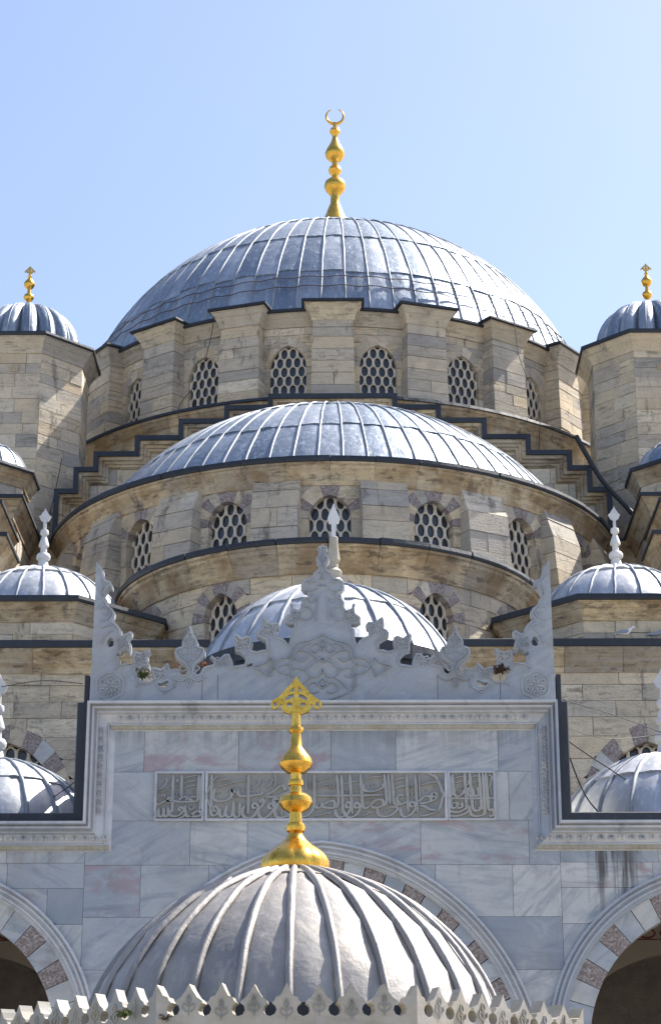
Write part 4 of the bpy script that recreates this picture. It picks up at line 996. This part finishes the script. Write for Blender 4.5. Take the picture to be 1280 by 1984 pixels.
for sd in (1, -1):
    mm_ = lambda *q: [(sd * c8(x, y)[0], c8(x, y)[1]) for x, y in q]
    relief('carved_scroll', [mm_((560,620),(500,660),(520,710),(570,690),(560,660)), mm_((450,590),(540,590),(590,560)), mm_((470,480),(520,500),(580,490)), mm_((430,750),(500,760),(545,810),(530,870),(480,895),(440,880)), mm_((600,640),(590,740),(580,830),(580,900)), mm_((610,380),(640,440),(610,470)), mm_((600,540),(620,520),(640,540)), mm_((605,200),(640,260),(620,340))], .018)
    s6m = lambda *q: [(sd * cq(*s6((x, y))[0])[0], cq(*s6((x, y))[0])[1]) for x, y in q]
    relief('carved_scroll', [s6m((110,360),(150,430),(130,500),(145,560)), s6m((110,690),(160,670),(200,720),(170,760),(140,740)), s6m((120,830),(190,800),(240,740)), s6m((130,900),(180,880),(230,870),(300,900)), s6m((130,1075),(160,1000),(200,950),(260,925)), s6m((270,1350),(330,1300),(400,1285),(470,1295)), s6m((500,1530),(560,1490),(650,1485),(690,1460)), s6m((720,1500),(780,1570),(860,1560),(920,1500),(905,1420)), s6m((800,1610),(850,1570),(930,1530))], .018)
for px in (388, 418, 844, 965):
    u = cq(px, 1368)[0]
    MB().box(u - .004, u + .004, FY - .0625, FY - .0, 11.9, cq(px, 1313)[1]).build('slab_joint', 'iron', t)

# portico domes ----------------------------------------------------------------
def porch_dome(cx, R, zc, zr, z0, nr, label, blabel, seed, rows=(0, .42, 1)):
    cy = 41.6
    t = thing('portico_dome', label, 'dome', (cx, cy, z0), 'portico domes')
    dome(t, cx, cy, ellipse_prof(R, zc, zr, z0, .05, 24), nr, list(rows), -95, 95, 'lead_pale', 'lead_rib', .045, seed, .5)
    rb = R * math.sqrt(1 - ((z0 - zc) / zr) ** 2)
    v, f = lathe([(rb + .12, -.3), (rb + .12, .0), (rb - .02, .04)], cx, cy, z0, 8 if False else 40); mesh('base_ring', v, f, 'lead_dark', t)
    return t
pd = porch_dome(0.08, 2.75, 12.41, 2.75, 13.44, 24, 'ribbed lead dome right behind the carved crest', '', 51, (0, .38, .74, 1))
v, f = lathe([(2.72, 0), (2.72, 1.6)], 0.08, 41.6, 11.7, 8); mesh('dome_base', v, f, 'lead_dark', pd)  # near-black material paints in the shade between dome eave and crest
porch_dome(-6.35, 2.05, 9.95, 1.75, 9.98, 20, 'low ribbed lead dome at the left edge, beside the raised portal', '', 52)
porch_dome(6.55, 2.15, 9.95, 1.82, 9.98, 20, 'low ribbed lead dome at the right edge, beside the raised portal', '', 53)
stone_finial(-6.35, 41.6, 11.62, 1.12, 'pale stone finial cut off by the left edge, on the portico dome', 'portico finials')
stone_finial(6.55, 41.6, 11.70, 1.12, 'pale stone finial cut off by the right edge, on the portico dome', 'portico finials')
def tall_finial(cx, cy, z0):
    t = thing('stone_finial', 'tall grey stone finial with white leaf tip rising behind the crest top', 'finial', (cx, cy, z0), 'portico finials')
    p = [(.34, -.15), (.33, 0), (.30, .10), (.20, .26), (.14, .33), (.13, .36), (.165, .40), (.17, .47), (.12, .52), (.095, .54), (.09, .66), (.125, .69), (.13, .72), (.085, 1.08), (.09, 1.09), (.09, 1.19), (.08, 1.2)]
    v, f = lathe(p, cx, cy, z0, 22); mesh('shaft', v, f, 'marble_font', t, smooth=True, sharp=40)
    leaf = [(-.04, 1.15), (.04, 1.15), (.045, 1.48), (.10, 1.50), (.12, 1.60), (.10, 1.66), (.06, 1.76), (0, 1.92), (-.06, 1.76), (-.10, 1.66), (-.12, 1.60), (-.10, 1.50), (-.045, 1.48)]
    v, f = prism([(u, z0 + z) for u, z in leaf], plane_map(cx, cy), .03, -.03); mesh('leaf_tip', v, f, 'feather_white', t)
tall_finial(.17, 41.6, 15.10)

# ================================================================== FOUNTAIN
FC = 24.0; FR = 3.2; FZ = 4.64; FX = -.11
t = thing('fountain_pavilion', 'octagonal marble fountain pavilion with a pierced parapet of carved merlons in the foreground', 'fountain', (FX, FC, 0))
c = octagon(FX, FC, FR)
wd = 2 * FR * math.sin(R_(22.5)); un = wd / 8
def parapet_loop():
    zt, zn = 0.0, -.185                     # peak and notch
    P = []
    # from left corner to right corner, kinds alternate: broad leaf at 0,2,4.. trefoil at 1,3,5,7
    for k in range(9):
        u = -wd / 2 + k * un
        if k % 2 == 0:
            lf = [(-.115, -.165), (-.105, -.135), (-.06, -.12), (-.028, -.06), (0, 0), (.028, -.06), (.06, -.12), (.105, -.135), (.115, -.165)]
            if k == 0: lf = [p for p in lf if p[0] >= 0]; lf[0] = (0, -.02)
            if k == 8: lf = [p for p in lf if p[0] <= 0]; lf[-1] = (0, -.02)
        else:
            h_ = [(-.165, -.185), (-.20, -.215), (-.212, -.25), (-.195, -.29), (-.15, -.312), (-.105, -.295), (-.085, -.255), (-.095, -.215), (-.13, -.19), (-.12, -.165), (-.075, -.135), (-.034, -.075)]
            lf = h_ + [(0, -.012)] + [(-x, z) for x, z in reversed(h_)]
        P += [(u + x, FZ + z) for x, z in lf]
    return [(-wd / 2, 3.75)] + P + [(wd / 2, 3.75)]
lp = parapet_loop()
flower = lambda u, z, s=1: [[(u, z - .10 * s), (u, z + .02 * s), (u, z + .10 * s)], [(u - .01, z - .06 * s), (u - .06 * s, z - .02 * s), (u - .05 * s, z + .03 * s), (u - .012, z)], [(u + .01, z - .06 * s), (u + .06 * s, z - .02 * s), (u + .05 * s, z + .03 * s), (u + .012, z)], [(u, z + .02), (u - .025 * s, z + .07 * s), (u, z + .12 * s), (u + .025 * s, z + .07 * s), (u, z + .02)]]
for k in range(8):
    a, b = c[k], c[(k + 1) % 8]; ang = math.atan2(b[1] - a[1], b[0] - a[0]); mpk = plane_map((a[0] + b[0]) / 2, (a[1] + b[1]) / 2, ang)
    mit = lambda u, z, d, mpk=mpk: mpk(u * (1 + d * math.tan(R_(22.5)) / (wd / 2)), z, d)
    v, f = slab([lp], mit, 0, -.13); o = mesh('parapet_panel', v, f, 'marble_font', t)
    bm = bmesh.new(); bm.from_mesh(o.data); bmesh.ops.recalc_face_normals(bm, faces=bm.faces); bm.to_mesh(o.data); bm.free()
    if k in (6, 7, 0, 1, 2):
        L = MB()
        for q in range(9):
            u = -wd / 2 + q * un
            if q in (0, 8): continue
            for ln in flower(u, FZ - (.22 if q % 2 else .26), .9): ribbon(L, ln, .014, -.005, .012, mpk)
        L.build('carved_leaves', 'marble_font', o)
    v, f = prism([(-wd / 2, .9), (wd / 2, .9), (wd / 2, 3.2), (-wd / 2, 3.2)], mpk, -.35, -.5); mesh('grille_wall', v, f, 'marble_font', t)
    x, y = c[k]; v, f = lathe([(.2, 0), (.2, .3), (.13, .4), (.12, 2.9), (.2, 3.3)], FX + (x - FX) * .94, FC + (y - FC) * .94, 0, 14); mesh('column', v, f, 'marble_font', t, smooth=True, sharp=40)
for v, f in sweep_h(c, [(-.6, 3.2), (.02, 3.2), (.05, 3.3), (.18, 3.5), (.2, 3.7), (.03, 3.76), (-.3, 3.76)], True): mesh('cornice_stone', v, f, 'marble_font', t)
oct_core(t, FX, FC, FR - .3, 0, .9, 'basin', 'marble_font')
oct_core(t, FX, FC, FR - .14, 3.7, 3.98, 'roof_base', 'lead_dark')
v, f = lathe([(2.42, 3.9), (2.42, 4.53), (2.2, 4.56)], FX, FC, 0, 40); mesh('keyhole_shade_band', v, f, 'lead_dark', t)  # dark band added to stand for the shade seen through the parapet keyholes
t = thing('fountain_dome', 'warm grey ribbed lead dome of the fountain in the foreground under the large gold finial', 'dome', (FX, FC, 4))
fp = [(2.36, 3.9), (2.36, 4.25), (2.32, 4.55), (2.23, 4.84), (2.10, 5.11), (1.92, 5.37), (1.67, 5.63), (1.33, 5.90), (.98, 6.08), (.62, 6.21), (.32, 6.29), (.06, 6.32)]
fp = [(r * .965, z - .075) for r, z in fp]
fpp = smooth_pts(fp, 5)
dome(t, FX, FC, fpp, 28, [0, .80, 1], -100, 100, 'lead_warm', 'lead_rib_warm' if 'lead_rib_warm' in M else 'lead_warm', .040, 61, .0, dent=.008, rib_top=.93, lap=.010, wob_amp=.003)
for b_ in range(7):
    a = R_(-45 + b_ * 15)

# ------------------------------------------------------------------ gold finials
def alem(B_, cx, cy, z, s):
    """flat pierced palmette that ends a finial; s is half its width"""
    o_ = [(.16, 0), (.30, .06), (.50, .12), (.58, .28), (.57, .42), (.62, .46), (.70, .30), (.85, .22), (.98, .30), (1, .48), (.93, .60), (.72, .72), (.52, .92), (.36, 1.12), (.18, 1.30), (.08, 1.42)]
    lo = [(cx + x * s, z + y * s) for x, y in o_] + [(cx, z + 1.58 * s)] + [(cx - x * s, z + y * s) for x, y in reversed(o_)]
    hs = []
    for sd in (1, -1):
        hs.append([(cx + sd * (.83 + .09 * math.cos(R_(a))) * s, z + (.43 + .10 * math.sin(R_(a))) * s) for a in range(0, 360, 45)])
        hs.append([(cx + sd * (.26 + .12 * math.cos(R_(a))) * s, z + (.42 + .09 * math.sin(R_(a))) * s) for a in range(0, 360, 45)])
        hs.append([(cx + sd * x * s, z + y * s) for x, y in ((.08, .72), (.25, .66), (.40, .58), (.44, .68), (.30, .80), (.10, .86))])
        hs.append([(cx + sd * x * s, z + y * s) for x, y in ((.08, .98), (.24, .92), (.20, 1.06), (.08, 1.16))])
    return slab([lo] + hs, plane_map(0, cy), .035 * s + .01, -.035 * s - .01)
def gold_finial(cx, cy, z0, prof, label, n=32, **k):
    t = thing('gold_finial', label, 'finial', (cx, cy, z0), 'gilded finials')
    v, f = lathe(prof, cx, cy, z0, n, **k); mesh('turned_shaft', v, f, 'gold', t, smooth=True, sharp=38)
    return t
u_ = lambda rows, y0, kx, ky: [(h / kx, (y0 - y) / ky) for y, h in rows]
fpz = u_([(1885,290),(1865,322),(1830,332),(1780,326),(1730,298),(1680,240),(1630,165),(1580,108),(1540,76),(1508,64),(1500,84),(1466,94),(1432,84),(1420,62),(1330,58),(1322,72),(1290,130),(1240,162),(1190,150),(1152,95),(1142,58),(1080,52),(1075,70),(1050,74),(1025,66),(1020,52),(962,52),(955,88),(912,143),(870,161),(820,146),(770,105),(730,72),(715,60),(590,46),(580,60),(558,75),(532,70),(520,45),(385,42)], 1865, 860, 850)
t = gold_finial(FX, FC, 6.25, [(r, z * 1.03) for r, z in fpz], 'large gold finial with pierced palmette on the foreground fountain dome', 64, lobes=12, lobe_amp=.07, lobe_top=.34)
v, f = alem(None, FX, FC, 6.25 + 1.76, .285); o = mesh('pierced_palmette', v, f, 'gold', t)
bm = bmesh.new(); bm.from_mesh(o.data); bmesh.ops.recalc_face_normals(bm, faces=bm.faces); bm.to_mesh(o.data); bm.free()
mpz = [(.95, -1.3), (.70, -.6)] + u_([(512,50),(490,38),(460,26),(455,24),(448,20),(430,18),(415,18),(408,25),(395,38),(378,45),(360,40),(350,28),(347,14),(335,13),(325,22),(313,28),(300,22),(293,12),(278,12),(272,25),(258,38),(243,41),(225,33),(205,20),(185,12),(175,10),(165,16),(155,23),(143,18),(137,8),(118,8)], 512, 115, 100)
t = gold_finial(0, DY, 38.2, mpz, 'tall gold finial with a crescent on the great dome')
B_ = MB(); zc_ = 38.2 + 4.20
B_.tube([(.31 * math.sin(R_(a)), DY, zc_ - .31 * math.cos(R_(a)) * 1.0) for a in range(-155, 156, 10)], [.02 + .042 * math.cos(R_(a) / 2) ** 2 for a in range(-155, 156, 10)], 8); B_.build('crescent', 'gold', t, smooth=True)
tpz = [(.42, -.22), (.30, -.02), (.20, .10), (.075, .20), (.06, .30), (.10, .33), (.155, .40), (.16, .46), (.13, .53), (.06, .57), (.05, .72), (.12, .77), (.17, .86), (.165, .94), (.11, 1.02), (.045, 1.10), (.06, 1.14), (.062, 1.18), (.03, 1.22), (.03, 1.32)]
for cx, zz, lab in ((-9.45, zt1, 'small gold finial with palmette on the left tower dome'), (9.72, zt2, 'small gold finial with palmette on the right tower dome')):
    t = gold_finial(cx, 62, zz - .02, tpz, lab, 20)
    v, f = alem(None, cx, 62, zz + 1.24, .17); o = mesh('pierced_palmette', v, f, 'gold', t)
    bm = bmesh.new(); bm.from_mesh(o.data); bmesh.ops.recalc_face_normals(bm, faces=bm.faces); bm.to_mesh(o.data); bm.free()

# ------------------------------------------------------------------ birds, cables, weeds
def bird(x, y, z, s, flip, mat, label):
    """one continuous body lofted from tail to beak"""
    sp = [(-.24, .085, .012, .008), (-.17, .10, .035, .014), (-.11, .115, .045, .040), (-.03, .125, .058, .062), (.05, .135, .058, .068), (.105, .165, .045, .055), (.135, .205, .032, .036), (.155, .235, .032, .034), (.178, .243, .030, .030), (.198, .236, .016, .016), (.215, .230, .009, .008), (.235, .224, .003, .003)]
    v = []; f = []; n = 10
    for sx, sz, hw, hh in sp:
        for j in range(n):
            a = 2 * PI * j / n; v.append((x + flip * sx * s, y + hw * math.cos(a) * s, z + (sz + hh * math.sin(a)) * s))
    for i in range(len(sp) - 1):
        for j in range(n): f.append((i * n + j, i * n + (j + 1) % n, (i + 1) * n + (j + 1) % n, (i + 1) * n + j))
    f += [tuple(range(n)), tuple((len(sp) - 1) * n + j for j in range(n))]
    t = thing('gull', label, 'bird', (x, y, z), 'birds on the eave')
    mesh('body', v, f, mat, t, smooth=True)
    for sd in (-1, 1):
        w_ = [(-.25, .10), (-.12, .085), (.02, .095), (.075, .14), (.04, .175), (-.08, .165), (-.18, .13)]
        vv, ff = prism([(flip * a * s + x, z + b * s) for a, b in (w_ if flip > 0 else w_[::-1])], lambda u, zz, d: (u, y + sd * .062 * s - d * sd, zz), .008, -.008); mesh('wing', vv, ff, 'feather_grey', t)
        MB().tube([(x + flip * .02 * s, y + sd * .025 * s, z + .08 * s), (x + flip * .02 * s, y + sd * .025 * s, z + .0)], .006 * s, 5).build('leg', 'beak', t)
    MB().tube([(x + flip * .21 * s, y, z + .231 * s), (x + flip * .25 * s, y, z + .222 * s)], [.008 * s, .002 * s], 6).build('beak', 'beak', t)
bird(6.55, 46.65, 15.70, 1.05, 1, 'feather_white', 'white gull with grey wing standing on the lead eave by the right corner dome')
bird(7.25, 46.70, 15.69, .95, 1, 'feather_grey', 'darker grey bird crouching on the lead eave near the right edge')

def cable(pts, r, label, k=6, group='loose cables'):
    p = [Vector(q) for q in pts]; out = []
    for i in range(len(p) - 1):
        a, b, c_, d = p[max(i - 1, 0)], p[i], p[i + 1], p[min(i + 2, len(p) - 1)]
        for j in range(k):
            s = j / k; out.append(.5 * (2 * b + (c_ - a) * s + (2 * a - 5 * b + 4 * c_ - d) * s * s + (3 * b - a - 3 * c_ + d) * s ** 3))
    o = MB().tube(out + [p[-1]], r, 6).build('cable', 'cable', None, smooth=True); tag(o, label, 'cable', group)
cable([(4.32, 38.6, 11.35), (4.75, 39.4, 10.55), (5.25, 39.9, 10.15), (5.55, 40.0, 10.02)], .014, 'thick black cable drooping from the portal flank onto the right portico dome')
cable([(4.32, 38.6, 11.42), (5.1, 39.5, 11.15), (5.9, 40.6, 11.05), (6.5, 41.3, 11.72)], .013, 'black cable running from the portal flank to the top of the right portico dome')
cable([(4.30, 38.4, 12.08), (5.4, 39.8, 12.15), (6.5, 41.5, 12.25)], .009, 'thin cable stretched high from the portal to the right stone finial')
cable([(4.32, 38.6, 11.62), (5.3, 40.0, 11.75), (6.5, 41.5, 12.22)], .006, 'thinnest sagging wire between the portal and the right stone finial')
cable([(-6.3, 41.5, 13.2), (-5.3, 40, 12.9), (-4.35, 38.6, 12.45)], .009, 'thin cable stretched from the left stone finial to the crest')
cable([(-5.1, 40.4, 10.72), (-4.7, 39.6, 10.75), (-4.36, 38.7, 10.72)], .010, 'short cable from the left portico dome to the portal flank')
cable([(-3.62, 61.35, 30.5), (-3.75, 60.9, 29.2), (-4.05, 60.7, 28.0), (-4.55, 60.4, 27.05), (-4.5, 60.1, 26.3)], .012, 'thin wire hanging down the left side of the great drum')
cable([(5.55, 61.6, 30.4), (5.65, 61.35, 29), (6.1, 61.3, 27.7), (6.2, 61.3, 27.0), (6.1, 60.9, 25.8)], .012, 'thin wire hanging down the right side of the great drum')
cable([(-7.9, 59.9, 25.2), (-8.0, 59.75, 24.3), (-8.15, 59.7, 23.4)], .012, 'dark wire on the left tower above the stepped gable')
cable([(7.05, 59.3, 25.6), (7.3, 59.2, 25.0), (7.75, 59.1, 24.1), (8.4, 58.9, 23.2), (8.75, 58.8, 22.7)], .075, 'dark lead rainwater pipe slanting down beside the right tower', group='rainwater pipes')

def tuft(name, x, y, z, n, s, mat, label, cat, seed, droop=.3):
    rnd = random.Random(seed); B = MB()
    for i in range(n):
        a = rnd.uniform(0, 2 * PI); r = rnd.uniform(.2, 1) * s; e = rnd.uniform(-.4, 1)
        p0 = (x + rnd.uniform(-.3, .3) * s, y + rnd.uniform(-.2, .2) * s, z + rnd.uniform(-.1, .1) * s); p1 = (p0[0] + r * math.cos(a) * .6, p0[1] + r * math.sin(a) * .5, p0[2] + e * r * .6); p2 = (p0[0] + r * math.cos(a), p0[1] + r * math.sin(a) * .7, p0[2] + e * r * .6 - droop * r)
        wv = s * .09; k = len(B.v); B.v += [p0, (p1[0] - wv, p1[1], p1[2] + wv * .5), (p1[0] + wv, p1[1], p1[2] - wv * .5), p2]; B.f += [(k, k + 1, k + 2), (k + 1, k + 3, k + 2)]
    o = B.build(name, mat); tag(o, label, cat)
def cw(px, py): return cq(px, py)
u, z = cw(275, 1312); tuft('weed_clump', u, FY - .02, z, 90, .16, 'moss', 'green weed clump growing in the left gap of the crest', 'weed', 1)
u, z = cw(392, 1292); tuft('dry_leaves', u, FY + .05, z, 60, .13, 'leafdry', 'rust coloured dry leaves caught beside the left palmette of the crest', 'leaves', 2)
u, z = cw(966, 1303); tuft('twig_nest', u, FY - .03, z, 130, .19, 'twig', 'dark twig nest in the right gap of the crest', 'nest', 3)
u, z = cw(480, 1295); tuft('dry_weed', u, FY - .08, z, 25, .10, 'twig', 'small dry weed sprig on the crest between two carved flowers', 'weed', 4)
tuft('moss_patch', -1.64, FC - 2.83, 4.36, 120, .09, 'moss', 'green moss patch on the left slope of the fountain parapet', 'moss', 5)
tuft('dead_roots', -1.24, FC - 2.99, 4.30, 40, .08, 'twig', 'dark dead roots clinging to the front of the fountain parapet', 'weed', 6)
